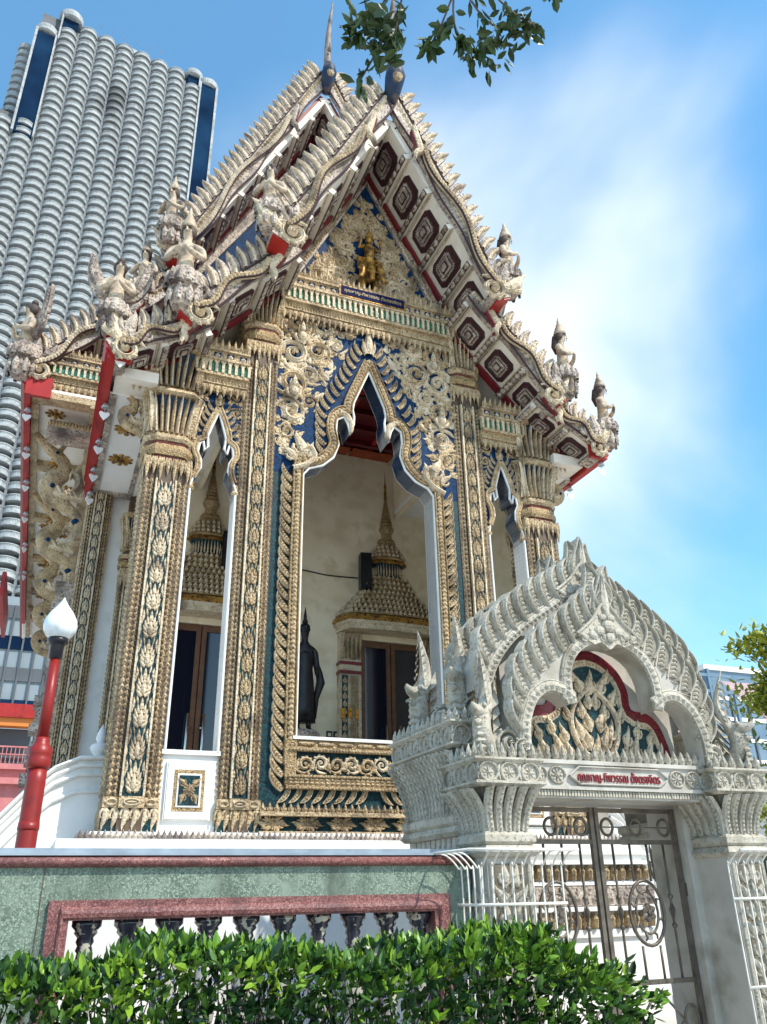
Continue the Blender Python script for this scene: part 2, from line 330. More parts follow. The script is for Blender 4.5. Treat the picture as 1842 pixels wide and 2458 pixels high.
def petal_mesh(name, mats):   # long capital petal that flares outward
    b = MB(); K = 7; prof = ((1, 0), (.5, .8), (0, 1), (-.5, .8), (-1, 0)); vs = []
    for i in range(K):
        t = i / (K - 1); w = .5 * (1 - max(0, t - .75) * 3.6); fl = t * t * .38
        for u, q in prof: vs.append((u * w, -fl - q * .32 * (1 - .5 * t), t * 3.4))
    b.add(vs, [(i * 5 + j, i * 5 + j + 1, (i + 1) * 5 + j + 1, (i + 1) * 5 + j) for i in range(K - 1) for j in range(4)])
    return b.mesh(name, mats)
def spiral_mesh(name, mat, turns=1.6, lead=True):
    b = MB(); pts = []; n = 26
    for i in range(n):
        t = i / (n - 1); a = t * turns * 2 * pi; r = 1 - .86 * t; pts.append((r * sin(a), -r * cos(a)))
    b.ridge(pts, [.10 + .13 * sin(pi * min(1, t / (n - 1) * 1.15)) for t in range(n)], [.18 + .14 * (t / n) for t in range(n)])
    b.ridge(offset(pts, .0), .035, [.25 + .14 * (t / n) for t in range(n)])
    for k in range(7):   # outer flames
        a = .35 + k * .62; r = 1 - .86 * (a / (2 * pi) / turns); x, z = r * sin(a), -r * cos(a); tx, tz = cos(a), sin(a); nx, nz = sin(a), -cos(a)
        b.ridge([(x, z), (x + nx * .2 + tx * .08, z + nz * .2 + tz * .08), (x + nx * .28 + tx * .3, z + nz * .28 + tz * .3)], [.15, .16, .005], [.16, .22, .04])
    b.ridge([(-.13, .0), (.0, .12), (.13, .02), (.0, -.1), (-.1, -.02)], [.12, .15, .15, .12, .04], .38)
    if lead: b.ridge([(-1.25, -.55), (-.8, -.85), (-.3, -1.02), (.02, -1.0)], [.06, .17, .17, .12], [.08, .2, .2, .16])
    return b.mesh(name, mat)
def rosette_mesh(name, mats, n=12):
    b = MB()
    for k in range(n):
        a = 2 * pi * k / n; b.ridge([(.16 * sin(a), .16 * cos(a)), (.6 * sin(a), .6 * cos(a)), (.88 * sin(a), .88 * cos(a)), (1.0 * sin(a), 1.0 * cos(a))], [.06, .17, .19, .04], [.12, .2, .16, .05])
    for k in range(6):
        a = 2 * pi * k / 6; b.ridge([(.05 * sin(a), .05 * cos(a)), (.3 * sin(a), .3 * cos(a)), (.5 * sin(a), .5 * cos(a))], [.08, .16, .01], [.26, .3, .18])
    b.T = Matrix.Rotation(pi / 2, 4, 'X'); b.lathe([(.2, .2), (.17, .34), (.01, .4)], 8)
    return b.mesh(name, mats)
FLAME = flame_mesh('kanok_leaf', 'cream'); FLAME_L = flame_mesh('kanok_leaf', 'cream_light'); FLAME_G = flame_mesh('kanok_leaf', 'gold'); FLAME_A = flame_mesh('kanok_leaf', 'cream_aged')
FEATHER = feather_mesh('border_leaf', ['cream', 'cream_light']); MEDAL = medallion_mesh('medallion', 'cream'); MEDAL_L = medallion_mesh('medallion', 'cream_light')
BUD = bud_mesh('crest_leaf', 'cream'); BUD_L = bud_mesh('crest_leaf', 'cream_light')
PETAL = petal_mesh('capital_petal', 'cream'); PETAL_L = petal_mesh('capital_petal', 'cream_light')
SPIRAL = spiral_mesh('scroll', 'cream'); SPIRAL_L = spiral_mesh('scroll', 'cream_light')
ROSE = rosette_mesh('rosette', 'cream'); ROSE_G = rosette_mesh('rosette', 'gold', 10)
KAN = [0, {}]
def kanok(parent, me, mt):   # small scroll leaves: the first 300 are parts, the rest join into one piece per panel
    KAN[0] += 1
    if KAN[0] <= 300: return ob('kanok_leaf', me, parent, mat=mt)
    b = KAN[1].setdefault(parent.name, (parent, MB()))[1]; b.T = mt; b.add([tuple(v.co) for v in me.vertices], [tuple(p.vertices) for p in me.polygons]); b.T = None
def woven(b, u0, u1, z0, z1, f, ncol, dz, h, twist=1):   # plaited leaf beads on a flat band; f maps (u, z, out) to a point
    nz = max(1, int((z1 - z0) / dz)); dz = (z1 - z0) / nz; du = (u1 - u0) / ncol
    for i in range(nz):
        for j in range(ncol):
            s = (1 if j % 2 else -1) * twist; c = u0 + (j + .5) * du; z = z0 + (i + .5) * dz; w = du * .47; q = dz * .62
            b.add([f(c - w, z - q * .4 * s - q * .25, 0), f(c, z - q * .9, .3 * h), f(c + w, z + q * .4 * s - q * .25, 0), f(c + w * .2, z + q * .95, 0), f(c, z + q * .15, h), f(c - w * .2, z + q * .95, 0)],
                  [(0, 1, 4), (1, 2, 4), (2, 3, 4), (3, 5, 4), (5, 0, 4)])
# ------------------------------------------------------------------ ground
gb = MB(); gb.add([(-900, -300, 0), (900, -300, 0), (900, 2500, 0), (-900, 2500, 0)], [(0, 1, 2, 3)])
g = ob('ground', gb.mesh('ground', 'ground')); tag(g, 'pale paved ground running under the whole compound', 'ground', kind='structure')
# ------------------------------------------------------------------ temple hall
T = thing('temple_hall', 'ornate cream and gold temple hall with carved pillars and steep tiered gables', 'temple')
def nb(name, fn, mats, parent=T, kind=None, **k):
    b = MB(); fn(b); return ob(name, b.mesh(name, mats), parent, kind=kind, **k)
def boxes(name, lst, mats, parent=T, **k):
    b = MB()
    for q in lst:
        if len(q) > 6: b.cur = q[6]
        b.box(*q[:6])
    return ob(name, b.mesh(name, mats), parent, **k)
# platform with mouldings (seen through the gate and over the wall)
boxes('platform', [(-4.25, 4.25, -.42, 12, 0, 2.3), (-4.35, 4.35, -.52, 12, 0, .5), (-4.3, 4.3, -.47, 12, 1.02, 1.12), (-4.4, 4.4, -.57, 12, 1.36, 1.42), (-4.34, 4.34, -.51, 12, 1.70, 1.75), (-4.4, 4.4, -.57, 12, 1.98, 2.03), (-4.3, 4.3, -.48, 12, 2.12, 2.17), (-3.95, 3.95, -.26, 6, 2.3, 2.36), (-3.86, 3.86, -.16, 6, 2.36, 2.40)], 'white')
pf = MB()
for x in [4.22 - .145 * i for i in range(20)]:
    for z, hh, sg in ((1.14, .2, 1), (1.77, .2, 1)):
        pf.ridge([(x, z), (x, z + hh * .6), (x, z + hh)], [.05, .062, .03], [.1, .13, .06], -.44)
ob('lotus_moulding', pf.mesh('lotus_moulding', 'cream'), T, kind='stuff')
pf = MB(); pf.box(-4.33, 4.33, -.5, 3, 1.43, 1.69)
for i in range(60): pf.bud(-4.2 + i * .143, 1.45, .13, .22, .06, -.5)
ob('carved_moulding', pf.mesh('carved_moulding', 'cream_aged'), T, kind='stuff')
pf = MB()
for i in range(112): pf.bud(-3.98 + i * .0717, 2.30, .068, .12, .035, -.30)
for i in range(30): pf.T = Matrix.Translation((-3.98, -.28 + i * .07, 0)) @ Matrix.Rotation(-pi / 2, 4, 'Z'); pf.bud(0, 2.30, .068, .12, .035, 0)
pf.T = None
ob('crest_row', pf.mesh('crest_row', 'cream_aged'), T, kind='stuff')
# ---- pillars
def ring8(hw, z, cx=0, cy=None, ch=.22):
    cy = hw if cy is None else cy; c = hw * ch * 2
    return [(cx + x, cy + y, z) for x, y in ((-hw + c, -hw), (hw - c, -hw), (hw, -hw + c), (hw, hw - c), (hw - c, hw), (-hw + c, hw), (-hw, hw - c), (-hw, -hw + c))]
def pillar(x, hw, ztop, medz, neck, caps, light, y=0.0):
    a = hw * .47; k = MEDAL_L if light else MEDAL; d = .045
    b = MB()   # redented shaft
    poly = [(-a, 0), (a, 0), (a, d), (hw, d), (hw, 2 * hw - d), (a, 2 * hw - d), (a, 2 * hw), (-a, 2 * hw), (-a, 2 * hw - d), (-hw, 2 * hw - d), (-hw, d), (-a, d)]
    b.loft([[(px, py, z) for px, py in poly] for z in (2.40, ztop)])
    P = ob('pillar', b.mesh('pillar', 'brown_ground'), T, (x, y, 0))
    s = MB(); s.box(-a * .84, a * .84, -.004, .02, 2.84, medz); ob('mosaic_strip', s.mesh('mosaic_strip', 'teal'), P)
    for q in (-1, 1):
        s = MB(); s.box(q * a * .93 - .014, q * a * .93 + .014, -.035, .02, 2.84, medz + .05); ob('fillet', s.mesh('fillet', 'cream_light'), P)
    step = a * 2 * 1.28; n = int((medz - 2.86) / step); step = (medz - 2.86) / n
    for i in range(n): ob('medallion', k, P, mat=Matrix.Translation((0, -.004, 2.89 + i * step)) @ Matrix.Diagonal((a * 1.72, .34, step * .97, 1)))
    s = MB()
    for q in (-1, 1):
        woven(s, *sorted((q * (a + .012), q * (hw - .004))), 2.84, medz + .06, lambda u, z, o: (u, d - o - .002, z), 2, .085, .04, q)
        for (y0, y1) in ((d + .01, hw * .62), (hw * .66, hw * 1.34), (hw * 1.38, 2 * hw - d)):
            woven(s, y0, y1, 2.84, medz + .06, lambda u, z, o: (q * (hw + o + .002), u, z), 2, .085, .04, q)
    ob('woven_band', s.mesh('woven_band', 'cream'), P, kind='stuff')
    # foot: band and hanging leaves
    s = MB(); s.box(-hw - .02, hw + .02, d - .05, 2 * hw + .02, 2.70, 2.83); s.box(-a, a, -.05, .02, 2.695, 2.835)
    ob('foot_band', s.mesh('foot_band', 'cream'), P)
    s = MB(); s.ridge([(a * .62 * cos(q * pi / 10), 2.765 + .036 * sin(q * pi / 10)) for q in range(21)], .011, .03, -.05); s.ridge([(-a * .4, 2.765), (0, 2.765), (a * .4, 2.765)], [.004, .018, .004], .03, -.05); ob('foot_cartouche', s.mesh('foot_cartouche', 'cream_light'), P)
    for q in (-1, 1):
        s = MB(); s.ridge([(q * (a + hw) / 2 + .06 * cos(w * pi / 6), 2.765 + .036 * sin(w * pi / 6)) for w in range(13)], .01, .03, d - .05); ob('foot_cartouche', s.mesh('foot_cartouche', 'cream_light'), P)
    s = MB(); s.box(-hw - .015, hw + .015, d - .02, 2 * hw + .015, 2.40, 2.70); ob('foot_mosaic', s.mesh('foot_mosaic', 'teal'), P)
    for i in range(6):
        u = -hw * .92 + i * hw * 1.84 / 5; yy = d - .03 if abs(u) > a else -.01
        ob('foot_leaf', FLAME_L if light else FLAME, P, mat=spin(u, yy, 2.72, pi, .31) @ Matrix.Diagonal((.62, .6, 1, 1)))
        for q in (-1, 1): ob('foot_leaf', FLAME, P, mat=Matrix.Translation((q * (hw + .02), .1 + i * (2 * hw - .15) / 5, 2.72)) @ Matrix.Rotation(q * pi / 2, 4, 'Z') @ Matrix.Rotation(pi, 4, 'Y') @ Matrix.Diagonal((.2, .2, .31, 1)))
    # neck bands
    for (z0, z1, e, m) in neck:
        s = MB(); s.loft([ring8(hw + e - .03, z0, 0, hw), ring8(hw + e, z0 + (z1 - z0) * .35, 0, hw), ring8(hw + e, z0 + (z1 - z0) * .65, 0, hw), ring8(hw + e - .03, z1, 0, hw)])
        ob('neck_band', s.mesh('neck_band', m), P)
    # drop leaves under the neck
    z = neck[0][0]
    for q, (cx, cy, rz) in enumerate(((0, -.02, 0), (-hw - .02, hw, -pi / 2), (hw + .02, hw, pi / 2))):
        for i in range(7):
            u = (-1 + i / 3) * hw * .93
            ob('drop_leaf', BUD, P, mat=Matrix.Translation((cx, cy, 0)) @ Matrix.Rotation(rz, 4, 'Z') @ Matrix.Translation((u, 0, z + .02)) @ Matrix.Rotation(pi, 4, 'Y') @ Matrix.Diagonal((.13, .14, .3 if i % 2 else .4, 1)))
    # capitals
    for (z0, z1, e0, e1) in caps:
        s = MB(); s.loft([ring8(hw + e0 - .05, z0, 0, hw), ring8(hw + e0 - .04, z0 + (z1 - z0) * .5, 0, hw), ring8(hw + e1 - .06, z1, 0, hw)]); ob('capital_core', s.mesh('capital_core', 'teal' if x < -3 and False else 'blue_deep'), P)
        s = MB(); s.loft([ring8(hw + e1 - .02, z1 - .02, 0, hw), ring8(hw + e1 + .02, z1 + .03, 0, hw), ring8(hw + e1, z1 + .09, 0, hw)]); ob('abacus', s.mesh('abacus', 'cream'), P)
        hgt = z1 - z0
        for (cx, cy, rz, nn) in ((0, 0, 0, 9), (0, 0, -pi / 2, 8), (0, 0, pi / 2, 8)):
            for i in range(nn):
                t = -1 + 2 * i / (nn - 1); u = t * (hw + e0) * .8
                mt = Matrix.Translation((0, hw, z0)) @ Matrix.Rotation(rz, 4, 'Z') @ Matrix.Translation((u, -(hw + e0) + .05 + .05 * abs(t) ** 3, 0)) @ Matrix.Rotation(t * .3, 4, 'Z') @ Matrix.Rotation(t * (e1 - e0) / hgt * .9, 4, 'Y')
                ob('capital_petal', PETAL_L if i % 2 else PETAL, P, mat=mt @ Matrix.Diagonal((hw * .185, (e1 - e0 + .10) / .55, hgt / 3.4, 1)))
                ob('capital_leaf', BUD, P, mat=mt @ Matrix.Translation((0, -.035, -.05)) @ Matrix.Diagonal((hw * .26, .16, hgt * .38, 1)))
    return P
def necks(z, k=1.0): return [(z, z + .07 * k, .02, 'maroon'), (z + .07 * k, z + .26 * k, .075, 'tan'), (z + .26 * k, z + .32 * k, .03, 'maroon'), (z + .32 * k, z + .45 * k, .08, 'cream')]
for x in (-3.39, 3.39):
    pillar(x, .335, 9.95, 7.42, necks(7.82), [(8.28, 8.97, .03, .14), (9.12, 9.82, .05, .2)], x < 0)
for x in (-1.98, 1.98):
    pillar(x, .28, 11.9, 9.98, necks(10.42), [(10.86, 11.62, .02, .15)], False)
# ---- central arch
AR = [(1.2, 3.72), (1.2, 7.98), (1.1, 8.12), (.86, 8.22), (.67, 8.41), (.58, 8.68), (.63, 8.95), (.61, 9.18), (.48, 9.26), (.41, 9.14), (.37, 8.93), (.30, 9.15), (.29, 9.3), (.32, 9.45), (.29, 9.62), (0, 10.35)]
def mir(p): return [(-x, z) for x, z in p]
def arch_panel(P, outl, top, xo, zb, y0, y1, cx, xi):
    for s in (1, -1):
        o = outl if s > 0 else mir(outl); zs = o[1][1]
        poly = o[1:] + [(0, top), (s * xo, top), (s * xo, zs)]
        b = MB(); b.prism(poly, y0, y1); ob('mosaic_panel', b.mesh('mosaic_panel', 'blue'), P, (cx, 0, 0))
        if zb < zs:
            b = MB(); b.box(*sorted((s * xi, s * xo)), y0, y1, zb, zs - .002); ob('mosaic_jamb', b.mesh('mosaic_jamb', 'teal'), P, (cx, 0, 0))
        r = MB()
        for p, q in zip(o, o[1:]): r.add([(p[0], y0 - .05, p[1]), (q[0], y0 - .05, q[1]), (q[0], y1 + .01, q[1]), (p[0], y1 + .01, p[1])], [(0, 1, 2, 3)])
        r.ridge(o, .022, .03, y0 - .03)
        ob('arch_reveal', r.mesh('arch_reveal', 'white'), P, (cx, 0, 0))
A = nb('arch_lintel', lambda b: b.box(-1.7, 1.7, .12, .48, 11.46, 11.9), 'cream')
arch_panel(A, AR, 11.48, 1.72, 2.45, .06, .42, 0, 1.2)
BL = [(1.29, 3.3), (1.29, 8.02), (1.16, 8.2), (.93, 8.31), (.76, 8.48), (.67, 8.7), (.72, 8.95), (.70, 9.2), (.56, 9.36), (.41, 9.42), (.39, 9.62), (.02, 10.55)]
for s in (1, -1):
    o = sm_pts(BL, 3); o = o if s > 0 else mir(o)
    b = MB(); b.ridge(o, .085, .09, .05, ((1, 0), (1, .7), (.75, 1), (.6, .6), (.15, .75), (-.3, .6), (-.75, .6), (-.8, 1), (-1, .9), (-1, 0)))
    ob('arch_band', b.mesh('arch_band', 'tan'), A)
    b = MB()
    for (x, z, tx, tz) in walk(o, .075): b.T = spin(x, -.02, z, atan2(tx, tz)); b.bud(0, -.05, .09, .11, .03)
    ob('arch_braid', b.mesh('arch_braid', 'cream'), A, kind='stuff')
    b = MB(); h = sm_pts([(.56, 9.34), (.44, 9.3), (.36, 9.17), (.345, 9.03), (.37, 8.93)], 3); b.ridge(h if s > 0 else mir(h), [.07] * 6 + [.05] * 4 + [.035, .02, .005], .09, .05)
    ob('arch_hook', b.mesh('arch_hook', 'cream_light'), A)
    up = [(.80, 8.46), (.82, 8.9), (.80, 9.3), (.58, 9.68), (.38, 10.08), (.12, 10.72)]
    for i, (x, z, tx, tz) in enumerate(walk(up, .185)):
        ob('border_leaf', FEATHER, A, mat=spin(s * x, .05, z, s * (.75 if z < 9.35 else .62), .30, -s))
    for i, (x, z, tx, tz) in enumerate(walk([(1.37, 2.98), (1.37, 7.9)], .187)):
        ob('border_leaf', FEATHER, A, mat=spin(s * x, .03, z, s * .72, .33, -s))
    for i in range(8): ob('border_leaf', FEATHER, A, mat=spin(s * (.13 + i * .165), .02, 3.0, s * (pi - .55), .25, -s))
    # crested naga head at the shoulder of the arch
    for (x, z, a, k) in ((1.22, 8.3, .15, .5), (1.12, 8.28, -.35, .36), (1.34, 8.22, .6, .34)): ob('naga_crest', FLAME_L, A, mat=spin(s * x, .0, z, s * a, k, s))
    b = MB(); b.ridge(sm_pts([(s * 1.4, 8.05), (s * 1.2, 8.14), (s * 1.02, 8.32), (s * 1.1, 8.5), (s * 1.22, 8.42)], 3), [.06] * 10 + [.04, .03, .01], .13, .04); ob('naga_scroll', b.mesh('naga_scroll', 'cream_light'), A)
    # scrollwork field
    field = [(1.37, 11.06, .30, 0), (.92, 11.14, .25, 1), (.50, 11.22, .17, 0), (1.42, 10.42, .27, 1), (.98, 10.55, .23, 0), (1.44, 9.78, .25, 0), (1.12, 10.02, .18, 1), (1.42, 9.20, .22, 1), (1.12, 9.45, .15, 0), (1.5, 8.78, .14, 0), (.64, 10.78, .17, 1)]
    for (x, z, r, f) in field: ob('scroll', SPIRAL_L if f else SPIRAL, A, mat=spin(s * x, .06, z, rnd.uniform(0, 6.3), r * 1.04, s * (1 if f else -1)) @ Matrix.Diagonal((1, .9, 1, 1)))
    lim = [(8.2, 1.58), (8.75, 1.32), (9.3, 1.12), (9.6, .96), (10.0, .74), (10.5, .52), (11.0, .34), (11.4, .2)]
    for i in range(330):
        z = rnd.uniform(8.3, 11.4); x = rnd.uniform(.2, 1.66); lo = next((a[1] + (b_[1] - a[1]) * (z - a[0]) / (b_[0] - a[0]) for a, b_ in zip(lim, lim[1:]) if a[0] <= z <= b_[0]), 9)
        if x < lo or any((x - q[0]) ** 2 + (z - q[1]) ** 2 < (q[2] * .62) ** 2 for q in field): continue
        kanok(A, FLAME if i % 2 else FLAME_L, mt=spin(s * x, .055, z, rnd.uniform(-1.2, 1.2), rnd.uniform(.15, .27), rnd.choice((-1, 1))) @ Matrix.Diagonal((1, .75, 1, 1)))
    for (x, z) in ((1.3, 10.7), (1.42, 9.5)):
        ob('deity_relief', FLAME_L, A, mat=spin(s * x, -.02, z - .1, 0, .42, s)); 
        bb = MB(); bb.ball((s * x, -.07, z + .2), .055, 8, 6); bb.ball((s * x, -.06, z + .04), .08, 8, 6, 1, 1, 1.2); bb.lathe([(.05, 0), (.035, .05), (.0, .14)], 8, (s * x, -.07, z + .24)); ob('deity_figure', bb.mesh('deity_figure', 'cream_light'), A)
ob('arch_finial', BUD_L, A, mat=Matrix.Translation((0, .02, 10.72)) @ Matrix.Diagonal((.3, .5, .62, 1)))
# ---- central sill under the arch
S = boxes('sill', [(-1.19, 1.19, .02, .46, 3.0, 3.66), (-1.7, 1.7, .04, .46, 2.40, 3.0)], 'teal')
for (nm, lst, mt) in (('sill_slab', [(-1.26, 1.26, -.05, .5, 3.665, 3.71)], 'white'), ('ledge', [(-1.7, 1.7, -.09, .06, 2.625, 2.68), (-1.7, 1.7, -.06, .06, 2.40, 2.43)], 'cream'), ('bead_rail', [(-1.34, 1.34, -.055, .04, 2.985, 3.03), (-1.3, 1.3, -.05, .04, 3.14, 3.18), (-1.28, 1.28, -.05, .04, 3.50, 3.56)], 'tan'), ('frame_band', [(-1.36, 1.36, -.035, .04, 3.03, 3.14), (-1.36, -1.2, -.035, .04, 3.03, 3.66), (1.2, 1.36, -.035, .04, 3.03, 3.66)], 'tan'), ('sill_ground', [(-1.2, 1.2, -.01, .04, 3.56, 3.66)], 'tan')):
    boxes(nm, lst, mt, S)
for z, st, q in ((3.007, .05, .045), (3.16, .045, .04), (3.53, .05, .05)):
    b = MB()
    for i in range(int(2.6 / st)): b.bud(-1.3 + i * st, z - q * .5, st * .9, q, .025, -.055)
    ob('bead_row', b.mesh('bead_row', 'cream'), S, kind='stuff')
b = MB()
for i in range(34):
    for q in (0, .045): b.T = spin(-1.27 + i * .077, -.036, 3.065 + q, pi / 2 * (1 if i < 19 else -1)); b.bud(0, -.04, .055, .085, .03)
b.T = None; ob('braid_row', b.mesh('braid_row', 'cream'), S, kind='stuff')
for i in range(10): ob('scroll', SPIRAL_L if i % 2 else SPIRAL, S, mat=spin(-1.06 + i * .236, -.0, 3.335 + (.01 if i % 2 else -.01), .6 * (i % 3), .118, -1 if i % 2 else 1) @ Matrix.Diagonal((1, .8, 1, 1)))
for i in range(11): kanok(S, FLAME, mt=spin(-1.18 + i * .236, .01, 3.24, rnd.uniform(-.5, .5), .19, rnd.choice((-1, 1))))
for i in range(8):
    b = MB(); b.ridge([(-.12, 0), (-.09, 0), (0, 0), (.09, 0), (.12, 0)], [.01, .032, .036, .032, .01], .03, -.01); ob('cartouche', b.mesh('cartouche', 'cream'), S, (-1.05 + i * .3, 0, 3.61))
for i in range(34): ob('crest_leaf', BUD, S, mat=Matrix.Translation((-1.65 + i * .1, .0, 2.68)) @ Matrix.Diagonal((.1, .2, .125, 1)))
for i in range(7):
    x = -1.5 + i * .5
    ob('flower', ROSE, S, mat=spin(x, .015, 2.53, 0, .085))
    for a in (pi / 2, -pi / 2): ob('flower_leaf', FLAME, S, mat=spin(x + .07 * sin(a), .01, 2.53, a, .17))
    for a in (.85, -.85, pi - .85, pi + .85): ob('flower_leaf', FLAME, S, mat=spin(x + .05 * sin(a), .012, 2.53 + .05 * cos(a), a * 1.08, .13))
# ---- side bays
HB = [(.36, 3.45), (.36, 7.5), (.31, 7.66), (.22, 7.82), (.23, 7.97), (.29, 8.1), (.27, 8.25), (.21, 8.3), (.18, 8.14), (.13, 8.22), (.15, 8.42), (.07, 8.69), (0, 8.93)]
for cx in (-2.66, 2.66):
    B = nb('side_arch', lambda b: b.box(-.42, .42, .16, .5, 9.4, 9.95), 'cream', loc=(cx, 0, 0))
    arch_panel(B, HB, 9.5, .42, 7.4, .1, .45, 0, .36)
    boxes('jamb', [(-.44, -.362, .12, .46, 2.4, 7.4), (.362, .44, .12, .46, 2.4, 7.4)], 'white', B)
    for s in (1, -1):
        o = [(.33, 7.62), (.27, 7.8), (.28, 7.98), (.34, 8.12), (.31, 8.3), (.2, 8.38), (.2, 8.46), (.12, 8.72), (.01, 8.98)]
        o = sm_pts(o, 3); o = o if s > 0 else mir(o)
        b = MB(); b.ridge(o, .045, .07, .09, ((1, 0), (1, .8), (.5, 1), (0, .7), (-.5, 1), (-1, .8), (-1, 0))); ob('arch_band', b.mesh('arch_band', 'cream'), B)
        for i, (x, z, tx, tz) in enumerate(walk([(.35, 8.26), (.26, 8.5), (.05, 9.02)], .12)): ob('border_leaf', FEATHER, B, mat=spin(s * x, .09, z, s * .6, .19, -s))
        for (x, z, r, f) in ((.29, 9.27, .12, 1), (.3, 8.95, .1, 0), (.35, 8.68, .07, 1)): ob('scroll', SPIRAL, B, mat=spin(s * x, .1, z, rnd.uniform(0, 6), r, s * (1 if f else -1)))
        for (x, z) in ((.36, 8.5), (.12, 9.32), (.38, 9.1), (.2, 9.1), (.4, 8.25), (.4, 9.4)): kanok(B, FLAME, mt=spin(s * x, .1, z, rnd.uniform(-.6, .6), .13, s))
        b = MB(); b.lathe([(.06, 0), (.075, .04), (.05, .08), (.06, .14), (.03, .2)], 8); ob('arch_corbel', b.mesh('arch_corbel', 'cream'), B, (s * .36, .1, 7.42))
    ob('arch_finial', BUD, B, mat=Matrix.Translation((0, .08, 9.02)) @ Matrix.Diagonal((.17, .3, .32, 1)))
    D = boxes('low_wall', [(-.44, .44, .1, .5, 2.4, 3.40), (-.46, .46, .05, .52, 3.40, 3.46), (-.31, .31, .06, .12, 2.56, 3.31)], 'white', B)
    b = MB()
    for k, (w, h, y, m) in enumerate(((.29, .36, .045, 0), (.205, .265, .04, 1), (.16, .215, .03, 0), (.135, .19, .02, 2))):
        b.cur = m; b.box(-w, w, y, .1, 2.935 - h, 2.935 + h)
    ob('wall_panel', b.mesh('wall_panel', ['white', 'tan', 'teal']), B)
    ob('panel_flower', ROSE, B, mat=spin(0, .02, 2.935, 0, .085))
    for sx in (-1, 1):
        for sz in (-1, 1): ob('panel_leaf', FLAME, B, mat=spin(sx * .05, .02, 2.935 + sz * .05, sx * (.6 if sz > 0 else pi - .6), .15, sx))
# ---- cornices
def cornice(x0, x1, zg, y, kz, parent_name, yb=.3):
    n = max(4, int((x1 - x0) / .105)); st = (x1 - x0) / n; c = (x0 + x1) / 2
    K = boxes(parent_name, [(x0, x1, y - .02, yb, zg + .25 * kz, zg + .31 * kz), (x0, x1, y + .02, yb, zg - .06 * kz, zg), (x0, x1, y + .09, yb, zg - .2 * kz, zg - .06 * kz), (x0, x1, y + .13, yb, zg - .3 * kz, zg - .2 * kz), (x0, x1, y + .02, yb, zg + .31 * kz, zg + .46 * kz), (x0, x1, y - .03, yb, zg + .46 * kz, zg + .5 * kz)], 'cream')
    boxes('green_glass', [(x0, x1, y + .05, yb - .02, zg, zg + .25 * kz)], 'green_glass', K)
    b = MB(); b.box(-.022, .022, 0, .07, 0, .21 * kz); b.box(-.04, .04, .005, .07, .21 * kz, .25 * kz); rib = b.mesh('tile_rib', 'cream_light')
    for i in range(n + 1): ob('tile_rib', rib, K, (x0 + i * st, y, zg))
    for i in range(n):
        ob('hanging_leaf', BUD, K, mat=Matrix.Translation((x0 + (i + .5) * st, y + .08, zg - .26 * kz)) @ Matrix.Rotation(pi, 4, 'Y') @ Matrix.Diagonal((st * 1.1, .14, .2, 1)))
        ob('crest_leaf', BUD, K, mat=Matrix.Translation((x0 + (i + .5) * st, y + .0, zg + .5 * kz)) @ Matrix.Rotation(.3, 4, 'X') @ Matrix.Diagonal((st * 1.1, .16, .2, 1)))
    b = MB()
    for i in range(n * 2): b.bud(x0 + (i + .5) * st / 2, zg - .18 * kz, st * .48, .11 * kz, .03, y + .09)
    ob('bead_row', b.mesh('bead_row', 'cream'), K, kind='stuff')
    b = MB()
    for i in range(n // 2):
        b.cur = 1; xx = x0 + (i + .5) * st * 2; b.box(xx - .06, xx + .06, y + .012, y + .05, zg + .335 * kz, zg + .435 * kz); b.cur = 0
        b.bud(xx, zg + .34 * kz, .09, .09 * kz, .03, y + .012)
    ob('blue_band', b.mesh('blue_band', ['cream_light', 'blue']), K, kind='stuff')
    return K
cornice(-1.72, 1.72, 11.50, -.16, 1.0, 'cornice')
for s in (-1, 1):
    cornice(*sorted((s * 2.24, s * 3.12)), 9.56, -.14, .9, 'side_cornice')
    cornice(*sorted((s * 3.72, s * 4.1)), 9.36, -.1, .8, 'end_cornice')
boxes('fascia_block', [(-4.35, -3.7, -.2, .3, 9.05, 9.24), (3.7, 4.35, -.2, .3, 9.05, 9.24)], 'soffit')
